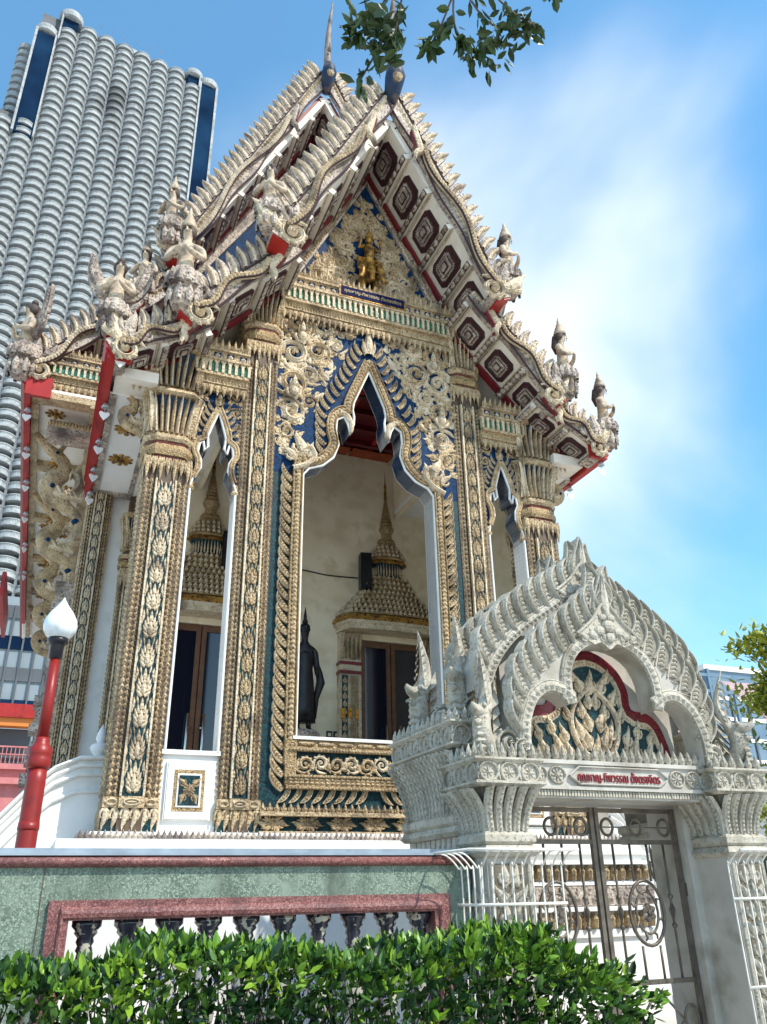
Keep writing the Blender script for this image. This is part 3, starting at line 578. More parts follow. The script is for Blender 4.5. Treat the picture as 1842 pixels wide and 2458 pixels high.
# ---- pediment
PD = nb('pediment', lambda b: b.prism([(-1.72, 11.9), (1.72, 11.9), (1.45, 12.4), (0, 15.35), (-1.45, 12.4)], .08, .3), 'blue')
for s in (1, -1):
    b = MB(); b.ridge([(s * 1.52, 12.15), (s * .03, 15.2)], .09, .08, .07, ((1, 0), (1, .8), (.6, 1), (.5, .5), (-.5, .5), (-.6, 1), (-1, .8), (-1, 0))); ob('pediment_frame', b.mesh('pediment_frame', 'cream_aged'), PD)
    b = MB()
    for (x, z, tx, tz) in walk([(s * 1.5, 12.2), (s * .04, 15.15)], .08): b.T = spin(x, .03, z, atan2(tx, tz)); b.bud(0, -.05, .1, .1, .04)
    ob('pediment_braid', b.mesh('pediment_braid', 'cream'), PD, kind='stuff')
    fl = [(.62, 12.42, .2, 0), (1.0, 12.36, .15, 1), (.52, 12.85, .17, 1), (.82, 12.72, .12, 0), (.42, 13.25, .14, 0), (.30, 13.62, .12, 1), (.2, 13.95, .1, 0), (.12, 14.25, .08, 1), (.62, 13.1, .1, 1), (.32, 12.45, .13, 1)]
    for (x, z, r, f) in fl: ob('scroll', SPIRAL if f else SPIRAL_L, PD, mat=spin(s * x, .08, z, rnd.uniform(0, 6.3), r * 1.15, s * (1 if f else -1)))
    for i in range(420):
        z = rnd.uniform(12.12, 14.9); x = rnd.uniform(.05, 1.25)
        if x > (15.05 - z) * .475 - .1 or any((x - q[0]) ** 2 + (z - q[1]) ** 2 < (q[2] * .6) ** 2 for q in fl) or (x < .3 and z < 13.5): continue
        kanok(PD, FLAME if i % 2 else FLAME_L, mt=spin(s * x, .08, z, rnd.uniform(-1, 1), rnd.uniform(.17, .28), rnd.choice((-1, 1))))
def gold_group():
    b = MB(); b.smooth = True   # rider above a three-headed elephant, in gilt relief
    b.ball((0, -.02, 12.62), .2, 12, 8, 1, .7, 1.15)
    for s in (-1, 0, 1):
        b.tube([(s * .17, -.12, 12.7), (s * .19, -.2, 12.58), (s * .2, -.22, 12.42), (s * .24, -.24, 12.3), (s * .3 + .02, -.24, 12.34)], [.1, .08, .055, .04, .025], 8)
        b.ball((s * .17, -.11, 12.74), .1, 8, 6)
        for q in (-1, 1): b.tube([(s * .17 + q * .05, -.17, 12.6), (s * .17 + q * .1, -.24, 12.5), (s * .17 + q * .13, -.26, 12.52)], [.02, .015, .004], 5)
    for s in (-1, 1):
        b.tube([(s * .12, -.03, 12.5), (s * .14, -.05, 12.3), (s * .14, -.06, 12.14)], [.09, .07, .075], 8)
        b.tube([(s * .09, -.06, 12.92), (s * .24, -.12, 12.86), (s * .2, -.14, 12.72)], [.06, .05, .03], 7)
        b.tube([(s * .1, -.06, 13.28), (s * .22, -.1, 13.18), (s * .2, -.16, 13.34), (s * .24, -.15, 13.46)], [.045, .035, .03, .015], 7)
    b.tube([(0, -.05, 12.82), (0, -.06, 13.0), (0, -.07, 13.22), (0, -.06, 13.34)], [.13, .09, .115, .05], 10)
    b.ball((0, -.08, 13.44), .075, 10, 8, .9, .9, 1.15); b.lathe([(.08, 0), (.085, .03), (.05, .07), (.055, .1), (.02, .17), (.002, .32)], 10, (0, -.08, 13.49))
    return ob('gilt_figure', b.mesh('gilt_figure', 'gold'), PD)
gold_group()
for i in range(14):
    s = 1 if i % 2 else -1; kanok(PD, FLAME_G, mt=spin(s * rnd.uniform(.16, .34), .07, 12.15 + .17 * (i // 2), s * .5, .22, s))
for i in range(5): kanok(PD, FLAME_G, mt=spin((i - 2) * .04, .06, 13.7 + .14 * i, 0, .2, 1 if i % 2 else -1))
b = MB(); b.box(-.62, .66, -.2, -.12, 11.82, 12.02); b.cur = 1; b.box(-.66, .7, -.19, -.11, 11.79, 12.05); ob('name_plaque', b.mesh('name_plaque', ['navy', 'gold']), PD)
THAI = '\u0e04\u0e38\u0e13\u0e2b\u0e32\u0e0d-\u0e17\u0e34\u0e1e\u0e27\u0e23\u0e23\u0e13 \u0e15\u0e31\u0e49\u0e07\u0e15\u0e23\u0e07\u0e08\u0e34\u0e15\u0e23'
ob('lettering', text_mesh('lettering', THAI, 1.16, 'text_gold', .05, 0, 1.05), PD, (.02, -.205, 11.885))
# ------------------------------------------------------------------ roofs and gables
def fin_mesh():
    b = MB(); o = sm_pts([(-.075, -.08), (-.105, .1), (-.10, .26), (-.045, .40), (.075, .54)], 3) + sm_pts([(.10, .38), (.095, .2), (.085, .05), (.075, -.08)], 3)
    b.prism(o, -.03, .03); b.cur = 1
    b.ridge(sm_pts([(0, -.06), (-.01, .14), (.02, .3), (.1, .46)], 3), [.04] * 5 + [.04, .036, .03, .025, .005], .04, -.03)
    return b.mesh('roof_fin', ['cream_aged', 'cream_light'])
FIN = fin_mesh()
def octo_mesh():
    b = MB()
    def oc(sx, sy, z0, z1, c=.3, teeth=0):
        P = []
        base = [(-1 + c, -1), (1 - c, -1), (1, -1 + c), (1, 1 - c), (1 - c, 1), (-1 + c, 1), (-1, 1 - c), (-1, -1 + c)]
        for i, p in enumerate(base):
            q = base[(i + 1) % 8]; P.append(p)
            if teeth:
                m = max(2, int(teeth * sqrt((q[0] - p[0]) ** 2 + (q[1] - p[1]) ** 2)))
                for k in range(1, 2 * m): f = k / (2 * m); e = .82 if k % 2 else 1.0; P.append(((p[0] + (q[0] - p[0]) * f) * e, (p[1] + (q[1] - p[1]) * f) * e))
        n = len(P); vs = [(x * sx, y * sy, z0) for x, y in P] + [(x * sx, y * sy, z1) for x, y in P]
        b.add(vs, [tuple(range(2 * n - 1, n - 1, -1))] + [(i, i + n, (i + 1) % n + n, (i + 1) % n) for i in range(n)])
    for (k, z0, z1, m, t) in ((1.0, 0, -.05, 0, 0), (.90, -.05, -.08, 1, 5), (.76, -.08, -.10, 0, 0), (.70, -.10, -.13, 2, 6), (.54, -.13, -.15, 0, 0), (.47, -.15, -.18, 2, 0), (.30, -.18, -.20, 0, 0), (.20, -.20, -.24, 2, 0)):
        b.cur = m; oc(k, k, z0, z1, .3 if k > .5 else .15, t)
    return b.mesh('coffer_rosette', ['dark_maroon', 'maroon_aged', 'cream_aged'])
OCTO = octo_mesh()
def chofa(x, y, z, h, name='roof_horn'):
    b = MB(); b.smooth = True; k = h / 2.7
    b.tube([(0, .16, -.25), (0, .02, .0), (0, -.1, .2), (0, -.08, .42), (0, .0, .62)], [.10, .16, .19, .155, .105], 12, flat=1.1)
    b.cur = 1; b.tube([(0, 0, .6), (0, .07, .95), (0, .08, 1.35), (0, .02, 1.8), (0, -.12, 2.3), (0, -.34, 2.75)], [.115, .095, .085, .075, .05, .008], 10, flat=.8)
    b.tube([(0, -.05, 1.1), (0, -.14, 1.2), (0, -.12, 1.38)], [.06, .035, .004], 6); b.tube([(0, .06, 1.35), (0, .12, 1.45), (0, .1, 1.6)], [.05, .03, .004], 6)
    b.cur = 2; b.ball((0, -.19, .17), .15, 12, 8, .8, .6, 1.3)
    return ob(name, b.mesh(name, ['blue_aged', 'horn', 'cream']), T, (x, y, z), scale=k)
def slope(p0, p1):
    L = sqrt((p1[0] - p0[0]) ** 2 + (p1[1] - p0[1]) ** 2); c, s_ = (p1[0] - p0[0]) / L, (p1[1] - p0[1]) / L
    return Matrix(((c, 0, -s_, p0[0]), (0, 1, 0, 0), (s_, 0, c, p0[1]), (0, 0, 0, 1))), L
def gable(tiers, Yw, yb, colour):
    for ti, (p0, p1, yf, npn, big, pv) in enumerate(tiers):
        F, L = slope(p0, p1); FV, LV = slope(pv, p1); pit = L / npn; hgt = .30 * big
        me = {}
        b = MB(); b.box(-.05, L + .02, yf + .14, yb, .02, .09); b.cur = 1; b.box(-.05, L + .04, yf + .14, yb, .092, .18); me['roof_slope'] = b.mesh('roof_slope', ['soffit', 'roof_tile'])
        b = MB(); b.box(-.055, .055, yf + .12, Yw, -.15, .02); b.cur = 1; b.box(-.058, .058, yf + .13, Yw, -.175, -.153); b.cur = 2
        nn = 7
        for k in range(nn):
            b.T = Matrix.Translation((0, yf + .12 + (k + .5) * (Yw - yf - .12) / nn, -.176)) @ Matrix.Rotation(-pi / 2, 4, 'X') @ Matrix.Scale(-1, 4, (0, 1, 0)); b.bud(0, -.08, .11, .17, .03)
        b.T = None; me['purlin'] = b.mesh('purlin', ['soffit', 'brown_ground', 'cream_aged'])
        b = MB(); b.box(.078, pit - .078, yf + .13, Yw, -.05, .018); b.cur = 1
        b.box(.078, .10, yf + .13, Yw, -.08, -.052); b.box(pit - .10, pit - .078, yf + .13, Yw, -.08, -.052); me['soffit_panel'] = b.mesh('soffit_panel', ['soffit', 'cream_light'])
        b = MB(); b.box(.08, pit - .08, Yw - .16, Yw - .005, -.14, -.085); me['red_strip'] = b.mesh('red_strip', 'maroon')
        LR, L = L, LV   # the verge board follows its own, slightly steeper line
        b = MB(); lo = [(L * i / 24, -.15 * big - .04 * big * sin(i / 24 * 2 * pi * npn / 2)) for i in range(25)]
        b.prism(lo + [(L, .16 * big), (0, .16 * big)], yf, yf + .12); b.cur = 1
        b.ridge(lo, .022, .03, yf); b.ridge([(0, .13 * big), (L, .13 * big)], .02, .03, yf); b.cur = 2
        for (x, z, tx, tz) in walk([(.05, .04 * big), (L - .05, .04 * big)], .13): b.T = spin(x, yf, z, pi / 2); b.bud(0, -.07, .13 * big, .14, .05)
        b.T = None; me['verge_board'] = b.mesh('verge_board', ['cream_aged', 'dark_maroon', 'cream_light' if colour != 'cream_aged' else 'cream'])
        b = MB(); b.smooth = True
        pts = [(L * (.30 + .66 * i / 20), yf - .06, (.0 - .10 * sin(i / 20 * 2 * pi * 1.5)) * big) for i in range(21)]
        b.tube(pts, [.04 * big] + [.072 * big] * 17 + [.065 * big, .055 * big, .04 * big], 8, flat=.8); b.cur = 1; b.smooth = False
        for q in (-.06,): b.ridge([(p[0], p[2] + q * big) for p in pts[1:]], .018, .035, yf - .10)
        b.cur = 2
        for (x, z, tx, tz) in walk([(p[0], p[2]) for p in pts], .075 * big): b.T = spin(x, yf - .125, z, atan2(tx, tz)); b.bud(0, -.05 * big, .12 * big, .10 * big, .03)
        b.T = None; me['naga_body'] = b.mesh('naga_body', [colour, 'dark_maroon', 'cream_light' if colour == 'cream_aged' else 'cream'])
        b = MB(); hx = L * .30
        b.ridge(sm_pts([(hx - .55 * big, .02), (hx - .2 * big, -.06), (hx + .04 * big, -.12 * big), (hx + .10 * big, -.26 * big), (hx + .26 * big, -.38 * big)], 4), [.05, .07, .08, .085, .09, .09, .09, .09, .085, .08, .075, .07, .065, .06, .05, .035, .01], .1, yf - .05); b.cur = 1
        b.ridge(sm_pts([(hx - .45 * big, -.08), (hx - .1 * big, -.16), (hx + .0 * big, -.22 * big), (hx + .20 * big, -.40 * big)], 4), .022, .08, yf - .03)
        me['naga_hook'] = b.mesh('naga_hook', [colour, 'maroon'])
        b = MB(); b.box(L - .04, L + .10, yf - .04, yf + .5, -.24 * big, .16 * big); b.cur = 1; b.box(L + .101, L + .13, yf - .02, yf + .46, -.19 * big, .12 * big); me['purlin_end'] = b.mesh('purlin_end', ['cream_aged', 'red'])
        for s in (1, -1):
            MR = Matrix.Diagonal((s, 1, 1, 1)) @ F
            R = ob('roof_slope', me['roof_slope'], T, mat=MR)
            for i in range(npn + 1): ob('purlin', me['purlin'], R, (min(i * pit, LR - .06), 0, 0))
            for i in range(npn):
                ob('soffit_panel', me['soffit_panel'], R, (i * pit, 0, 0)); ob('red_strip', me['red_strip'], R, (i * pit, 0, 0))
                ob('coffer_rosette', OCTO, R, (i * pit + pit / 2, (yf + Yw) / 2 + .05, -.05), scale=(pit * .32, (Yw - yf) * .28, .4))
            V = ob('verge_board', me['verge_board'], T, mat=Matrix.Diagonal((s, 1, 1, 1)) @ FV)
            for k in ('naga_body', 'naga_hook'): ob(k, me[k], V)
            ob('purlin_end', me['purlin_end'], V)
            for i, (x, z, tx, tz) in enumerate(walk([(.16, 0), (L - .1, 0)], .262 * big)):
                ob('roof_fin', FIN, V, mat=Matrix.Translation((x, yf + .05, .2 * big)) @ Matrix.Rotation(-.62, 4, 'Y') @ Matrix.Diagonal((big * 1.02, 1.3, big * .84, 1)))
            for k, (dx, dz, a, sc_) in enumerate(((-.28, .12, .5, .62), (-.1, .16, .15, .7), (-.45, .0, .9, .4))): ob('tail_flame', FLAME_L if k % 2 else FLAME_A, V, mat=spin(L + dx * big, yf - .05, dz * big - .08, -a, sc_ * big, -1))
            ob('tail_scroll', SPIRAL_L, V, mat=spin(L - .12 * big, yf - .06, -.16 * big, 2.4, .24 * big, -1))
FRONT = [((0, 15.45), (2.1, 11.66), -1.4, 5, 1.0, (0, 16.1)), ((1.72, 11.78), (3.42, 9.95), -1.0, 3, .92, (1.72, 11.9)), ((3.1, 9.98), (4.42, 9.2), -.78, 2, .85, (3.1, 10.08))]
BACK = [((0, 21.3), (3.42, 14.5), 2.9, 8, 1.05, (0, 22.2)), ((3.0, 14.95), (4.0, 13.3), 3.2, 2, .95, (3.0, 15.0)), ((3.6, 13.5), (5.86, 10.9), 2.95, 4, .95, (3.6, 13.5))]
gable(FRONT, .07, 5.0, 'cream_light')
gable(BACK, 4.25, 22.0, 'cream_aged')
chofa(0, -1.5, 16.15, 2.9); chofa(0, 2.8, 21.75, 2.9); chofa(0, 6.9, 24.7, 2.3)
b = MB(); b.prism([(0, 24.3), (4.0, 15.6), (-4.0, 15.6)], 7.1, 18); ob('upper_roof', b.mesh('upper_roof', 'roof_tile'), T)
HG = nb('hall_gable', lambda b: b.prism([(0, 20.7), (3.4, 14.7), (5.6, 11.0), (-5.6, 11.0), (-3.4, 14.7)], 4.26, 4.5), 'blue')
for s in (1, -1):
    b = MB(); b.ridge([(s * 5.4, 11.2), (s * 3.3, 14.5), (s * .05, 20.3)], .16, .12, 4.26, ((1, 0), (1, .8), (.6, 1), (.5, .5), (-.5, .5), (-.6, 1), (-1, .8), (-1, 0))); ob('gable_frame', b.mesh('gable_frame', 'cream_aged'), HG)
    for i in range(70):
        z = rnd.uniform(13.5, 19.6); x = rnd.uniform(.0, 3.0)
        if x < (20.0 - z) * .55 - .3: kanok(HG, FLAME, mt=spin(s * x, 4.25, z, rnd.uniform(-1, 1), rnd.uniform(.25, .4), rnd.choice((-1, 1))))
for pa, b in KAN[1].values(): ob('kanok_leaves', b.mesh('kanok_leaves', 'cream'), pa, kind='stuff')
# ---- porch eaves: red fascia boards, flat soffits with gilt rosettes
for s in (1, -1):
    x0, x1 = sorted((s * 4.40, s * 4.52)); xs = sorted((s * 4.52, s * 4.58))
    b = MB(); b.box(x0, x1, -.74, 4.15, 8.98, 9.50); b.box(*xs, -.76, 4.15, 9.28, 9.55); b.box(*sorted((s * 4.522, s * 4.55)), -.75, 4.15, 9.05, 9.2)
    E_ = ob('eave_fascia', b.mesh('eave_fascia', 'red'), T)
    x2, x3 = sorted((s * 4.16, s * 4.398))
    b = MB(); b.box(x2, x3, -.73, -.66, 8.98, 9.3); b.cur = 1; b.box(min(x2, x0), max(x3, x1), -.80, -.742, 9.3, 9.52)
    for k in range(4): b.T = spin(s * (4.2 + k * .085), -.80, 9.3, 0); b.bud(0, 0, .09, .2, .05)
    b.T = None; ob('fascia_end', b.mesh('fascia_end', ['red', 'cream_light']), E_)
    So = boxes('eave_soffit', [(*sorted((s * 3.62, s * 4.39)), .3, 4.1, 9.02, 9.06)], 'white')
    boxes('soffit_border', [(*sorted((s * 4.28, s * 4.39)), .3, 4.1, 8.985, 9.018), (*sorted((s * 3.64, s * 3.72)), .3, 4.1, 8.985, 9.018), (*sorted((s * 3.74, s * 4.26)), 3.9, 4.1, 8.985, 9.018)], 'cream_aged', So)
    for y in (1.35, 2.5): ob('rosette', ROSE_G, So, mat=Matrix.Translation((s * 4.0, y, 9.015)) @ Matrix.Rotation(pi / 2, 4, 'X') @ Matrix.Diagonal((.23, .12, .23, 1)))
    boxes('eave_wall', [(*sorted((s * 3.42, s * 3.62)), .6, 4.15, 9.0, 10.2)], 'white')
# ---- porch interior
boxes('porch_side_wall', [(3.46, 3.6, .72, 4.13, 2.4, 9.6)], 'wall_cream')
boxes('porch_floor', [(-3.7, 3.7, .5, 4.15, 2.3, 2.5)], 'white')
Cg = boxes('porch_ceiling', [(-2.2, 2.2, .42, 4.18, 11.12, 11.2)], 'red_dark')
for i in range(6): boxes('ceiling_beam', [(-2.18, 2.18, .5 + i * .62, .62 + i * .62, 10.99, 11.118)], 'red_dark', Cg)
for x in (-1.5, -.5, .5, 1.5): boxes('ceiling_rail', [(x - .05, x + .05, .45, 4.1, 11.02, 11.116)], 'red', Cg)
for i in range(4): boxes('ceiling_panel', [(-2.1 + i * 1.06, -1.1 + i * 1.06, 3.78, 4.14, 10.96, 10.985)], 'orange_ceiling' if 'orange_ceiling' in M else 'orange', Cg)
for s in (1, -1):
    boxes('nave_wall', [(*sorted((s * 2.22, s * 2.3)), .45, 4.18, 9.5, 11.2)], 'wall_cream')
    boxes('aisle_ceiling', [(*sorted((s * 2.2, s * 3.6)), .45, 4.18, 9.62, 9.7)], 'white')
HW = boxes('hall_wall', [(-4.43, 5.0, 4.2, 22, 0, 11.0)], 'white')
boxes('porch_wall', [(-3.66, 4.98, 4.14, 4.197, 2.5, 10.9), (-2.2, 2.2, 4.141, 4.198, 10.901, 11.1)], 'wall_cream', HW)
def doorway(cx):
    D = boxes('doorway', [(-.78, .78, -.06, 0, 2.5, 6.62)], 'wood', loc=(cx, 4.14, 0))
    boxes('door_lintel', [(-.86, .86, -.16, .0, 6.5, 6.68)], 'wall_cream', D)
    for q in (-1, 1):
        L = boxes('door_leaf', [(*sorted((q * .012, q * .10)), -.11, -.06, 2.5, 6.48), (*sorted((q * .58, q * .68)), -.11, -.06, 2.5, 6.48), (*sorted((q * .10, q * .58)), -.11, -.06, 6.36, 6.48), (*sorted((q * .10, q * .58)), -.11, -.06, 2.5, 2.75)], 'wood', D)
        boxes('door_glass', [(*sorted((q * .10, q * .58)), -.085, -.07, 2.75, 6.36)], 'door_glass', D)
        b = MB(); b.smooth = True; b.tube([(q * .15, -.19, 3.5), (q * .15, -.19, 4.75)], .028, 8); b.tube([(q * .15, -.19, 3.7), (q * .06, -.1, 3.7)], .014, 6); b.tube([(q * .15, -.19, 4.5), (q * .06, -.1, 4.5)], .014, 6); ob('door_handle', b.mesh('door_handle', 'chrome'), D)
        P = boxes('door_pilaster', [(*sorted((q * .70, q * 1.16)), -.2, 0, 2.5, 6.6), (*sorted((q * .66, q * 1.2)), -.25, 0, 2.5, 2.75)], 'cream_light', D)
        b = MB()
        for k in range(4): b.ridge([(q * (.78 + k * .045), 2.8), (q * (.78 + k * .045), 5.7)], .02, .035, -.2)
        b.cur = 1; b.box(*sorted((q * 1.0, q * 1.12)), -.215, -.19, 2.8, 5.7); b.cur = 0
        for k in range(18): b.T = spin(q * 1.06, -.215, 2.85 + k * .158, 0); b.bud(0, 0, .11, .15, .03)
        b.T = None; ob('pilaster_relief', b.mesh('pilaster_relief', ['cream', 'teal']), D)
        for z in (5.74, 5.93): boxes('pilaster_band', [(*sorted((q * .68, q * 1.18)), -.23, 0, z, z + .06)], 'maroon', D)
        for k in range(5): ob('capital_petal', PETAL, D, mat=Matrix.Translation((q * (.74 + k * .095), -.19, 6.05)) @ Matrix.Diagonal((.08, .3, .16, 1)))
    # tall tiered spire in high relief against the wall
    prof = [(1.2, 6.66), (1.22, 6.84), (1.26, 6.86)]
    sp = MB(); sp.cur = 2; sp.lathe([(1.2, 6.62), (1.2, 6.72), (1.25, 6.74), (1.25, 6.80)], 24, sy=.5, sq=.55); sp.cur = 1; sp.lathe([(1.24, 6.80), (1.28, 6.83), (1.24, 6.93)], 24, sy=.5, sq=.55); sp.cur = 0
    z = 6.93; rad = [1.2, 1.08, .95, .83, .72, .63, .55, .48]
    tiers = [(r, 6.93 + k * .13) for k, r in enumerate(rad)]
    for k, (r, z) in enumerate(tiers): sp.lathe([(r * .86, z), (r * .86, z + .03), (r * 1.0, z + .035), (r * 1.0, z + .06), (r * .86, z + .065), (r * .84, z + .13)], 24, sy=.5, sq=.4)
    sp.cur = 3; sp.lathe([(.36, 7.97), (.31, 8.1), (.38, 8.28)], 20, sy=.6, sq=.3); sp.cur = 1; sp.lathe([(.40, 8.28), (.46, 8.31), (.40, 8.37)], 20, sy=.6, sq=.3); sp.cur = 0
    for k, r in enumerate([.42, .35, .29, .25, .22]): z = 8.37 + k * .11; sp.lathe([(r * .92, z), (r, z + .03), (r * .82, z + .11)], 20, sy=.7, sq=.2)
    sp.lathe([(.13, 8.92), (.12, 9.05), (.17, 9.14), (.18, 9.18)], 16)
    for k in range(9): r = .16 * (1 - k / 10.5); z = 9.18 + k * .085; sp.lathe([(r, z), (r * 1.05, z + .03), (r * .8, z + .085)], 14)
    sp.cur = 1; sp.lathe([(.04, 9.94), (.03, 10.2), (.035, 10.3), (.015, 10.4), (.001, 10.72)], 10); sp.cur = 0
    SPI = ob('door_spire', sp.mesh('door_spire', ['tan', 'gold', 'cream_light', 'teal']), D)
    b = MB()
    for r, z in tiers + [(.42, 8.37), (.35, 8.48), (.29, 8.59)]:
        n = max(8, int(r * 30)); syy = .5 if r > .45 else .7
        for k in range(n):
            an = pi + pi * (k + .5) / n; q = 1 + .4 * (1 / max(abs(cos(an)), abs(sin(an))) - 1) if r > .45 else 1
            b.T = Matrix.Translation((r * q * cos(an), r * q * syy * sin(an), z)) @ Matrix.Rotation(an + pi / 2, 4, 'Z'); b.bud(0, .06, .085, .10, .04)
    for k in range(16): an = pi + pi * (k + .5) / 16; b.T = Matrix.Translation((.34 * cos(an), .24 * sin(an), 7.98)) @ Matrix.Rotation(an + pi / 2, 4, 'Z'); b.bud(0, 0, .04, .3, .04)
    ob('spire_leaf_row', b.mesh('spire_leaf_row', 'cream_light'), D, kind='stuff')
    return D
doorway(2.0); doorway(-2.0)
for i in range(3):
    b = MB(); b.box(.62 + i * .15, .74 + i * .15, 4.11, 4.14, 4.46, 4.6); b.cur = 1; b.box(.65 + i * .15, .71 + i * .15, 4.105, 4.13, 4.50, 4.56); ob('vent_plate', b.mesh('vent_plate', ['black', 'wall_cream']), HW)
# ---- hall corner pilasters, flank pilasters and eaves
pillar(-4.21, .21, 10.45, 9.35, necks(9.5, .8), [(9.85, 10.35, .02, .1)], True, 3.98)
pillar(-3.52, .13, 9.0, 7.2, necks(7.4, .7), [(7.85, 8.5, .02, .1)], False, 3.9)
pillar(4.21, .21, 10.45, 9.35, necks(9.5, .8), [(9.85, 10.35, .02, .1)], True, 3.98)
HS = boxes('hall_soffit', [(-5.74, -4.44, 3.0, 20, 10.5, 10.56)], 'soffit')
boxes('soffit_edge', [(-5.74, -5.6, 3.0, 20, 10.40, 10.498), (-4.66, -4.44, 3.0, 20, 10.3, 10.498)] + [(-5.6, -4.66, 3.0 + k * 2.9, 3.3 + k * 2.9, 10.36, 10.498) for k in range(6)], 'cream', HS)
Fh = boxes('hall_fascia', [(-5.86, -5.75, 2.9, 18, 10.32, 10.98), (-5.92, -5.862, 2.88, 18, 10.7, 11.03)], 'red')
boxes('fascia_end', [(-5.75, -5.4, 2.92, 3.0, 10.32, 10.75)], 'red', Fh)
boxes('rear_fascia', [(-6.35, -6.24, 12.6, 17, 9.5, 10.2)], 'red')
SH = nb('hall_shelf', lambda b: [b.box(-5.4, -4.44, 3.6, 4.16, 10.0, 10.1), b.box(-5.35, -4.44, 3.66, 4.16, 10.1, 10.28)], 'cream_aged')
for i in range(16): ob('crest_leaf', BUD, SH, mat=Matrix.Translation((-5.36 + i * .06, 3.62, 10.1)) @ Matrix.Diagonal((.09, .15, .2, 1)))
STAR = rosette_mesh('gilt_star', 'gold', 8)
def swan(y):
    b = MB(); b.smooth = True   # bird bracket, head up and out under the eave
    pth = sm_pts([(-4.5, 8.15), (-4.56, 8.6), (-4.82, 8.85), (-5.12, 9.05), (-5.2, 9.35), (-5.02, 9.55), (-4.98, 9.78), (-5.14, 9.98), (-5.34, 10.12), (-5.62, 10.40)], 3)
    n = len(pth); rr = [(.1, .09, .15, .24, .22, .15, .12, .13, .10, .02)[min(9, int(i / 3))] for i in range(n)]
    rr = [sum(rr[max(0, i - 2):i + 3]) / len(rr[max(0, i - 2):i + 3]) for i in range(n)]
    b.tube([(x, 0, z) for x, z in pth], rr, 10, flat=.75)
    b.tube([(-5.14, 0, 10.06), (-5.05, 0, 10.24), (-4.98, 0, 10.36)], [.07, .05, .005], 6, flat=.5)
    S_ = ob('swan_bracket', b.mesh('swan_bracket', 'cream'), T, (0, y, 0))
    b = MB(); b.ridge(sm_pts([(-5.1, 9.1), (-4.85, 9.06), (-4.66, 9.25), (-4.68, 9.5), (-4.82, 9.56), (-4.84, 9.42)], 3), [.10] * 8 + [.09, .09, .08, .07, .06, .05, .03, .01], .16, -.05)
    for k in range(4): b.ridge([(-5.05 + k * .1, 9.2 - k * .02), (-4.95 + k * .1, 9.05 - k * .02), (-4.8 + k * .08, 8.98)], [.05, .06, .01], .2, -.06)
    b.T = spin(-4.72, -.06, 9.45, .1, .45); b.ridge([(0, 0), (.02, .3), (-.02, .7), (.04, 1.0)], [.16, .2, .12, .01], .15)
    b.T = None; ob('swan_wing', b.mesh('swan_wing', 'cream_light'), S_)
    b = MB(); b.ball((-5.16, -.12, 10.0), .035, 8, 6); b.ball((-5.15, -.17, 9.22), .05, 8, 6); b.lathe([(.06, 8.5), (.1, 8.56), (.06, 8.62)], 10, (-4.6, 0, 0)); ob('swan_jewel', b.mesh('swan_jewel', 'blue'), S_)
    return S_
for s in (-1, 1):
    q = swan(.35); q.matrix_local = Matrix.Translation((s * 3.72, .35, 8.25)) @ Matrix.Diagonal((-s * .55, .6, .55, 1)) @ Matrix.Translation((4.5, 0, -8.5))
cornice(-5.65, -4.3, 10.95, 2.98, .8, 'hall_cornice', 3.4)
for k in range(5):
    y = 4.6 + k * 2.9; swan(y)
    for (x, yy) in ((-5.3, .1), (-4.95, .6), (-5.25, 1.2)): ob('gilt_star', STAR, HS, mat=Matrix.Translation((x, y + yy - .9, 10.49)) @ Matrix.Rotation(pi / 2, 4, 'X') @ Matrix.Diagonal((.2, .12, .2, 1)))
    ob('gilt_star', STAR, HS, mat=Matrix.Translation((-5.15, y + .3, 9.95)) @ Matrix.Diagonal((.17, .2, .17, 1)))
for k in range(1, 6):
    y = 4.6 + k * 2.9
    b = MB(); b.box(-4.75, -4.43, y - .2, y + .2, 0, 8.1)
    for (z0, z1, e) in ((8.1, 8.2, .08), (7.7, 8.1, .03), (7.55, 7.7, .1), (5.4, 5.6, .12), (5.0, 5.4, .06), (4.85, 5.0, .14), (4.2, 4.35, .12), (3.8, 4.0, .16), (3.3, 3.5, .14), (2.6, 2.9, .2)): b.box(-4.752 - e, -4.44, y - .2 - e, y + .2 + e, z0, z1)
    woven(b, -4.74, -4.45, 2.9, 8.0, lambda u, z, o: (u, y - .202 - o, z), 3, .09, .04)
    ob('flank_pilaster', b.mesh('flank_pilaster', 'cream_aged'), T, kind='stuff')
# side stairs with curved white parapets
def stair(s, Yc):
    prof = [(3.6, 3.42), (4.05, 3.40), (4.35, 3.26), (4.65, 2.98), (4.95, 2.62), (5.6, 2.0), (6.4, 1.2), (7.4, .35), (7.4, 0), (3.6, 0)] if s < 0 else [(4.3, 2.95), (4.5, 2.85), (4.9, 2.35), (5.5, 1.6), (6.2, .8), (6.8, .1), (6.8, 0), (4.3, 0)]
    b = MB(); pr = [(s * x, z) for x, z in prof]; b.prism(pr, Yc, Yc + .3)
    top = pr[:-2]
    for d, e in ((.0, .09), (-.09, .06), (-.2, .07), (-.40, .05)):
        o = offset(top, (d if s < 0 else -d) * (-1 if s > 0 else 1) * (1 if s < 0 else -1)); b.ridge([(x, z + d * 1.1) for x, z in top], .035, e, Yc)
    P = ob('stair_parapet', b.mesh('stair_parapet', 'white'), T)
    b = MB(); b.smooth = True; b.lathe([(.16, 0), (.2, .08), (.12, .14), (.2, .22), (.26, .34), (.22, .42), (.1, .48), (.14, .58), (.1, .75), (.001, .95)], 14); ob('parapet_finial', b.mesh('parapet_finial', 'white'), P, (s * (3.80 if s < 0 else 4.42), Yc + .15, 3.38 if s < 0 else 2.9), scale=.55 if s < 0 else 1)
stair(-1, .75); stair(1, .35)
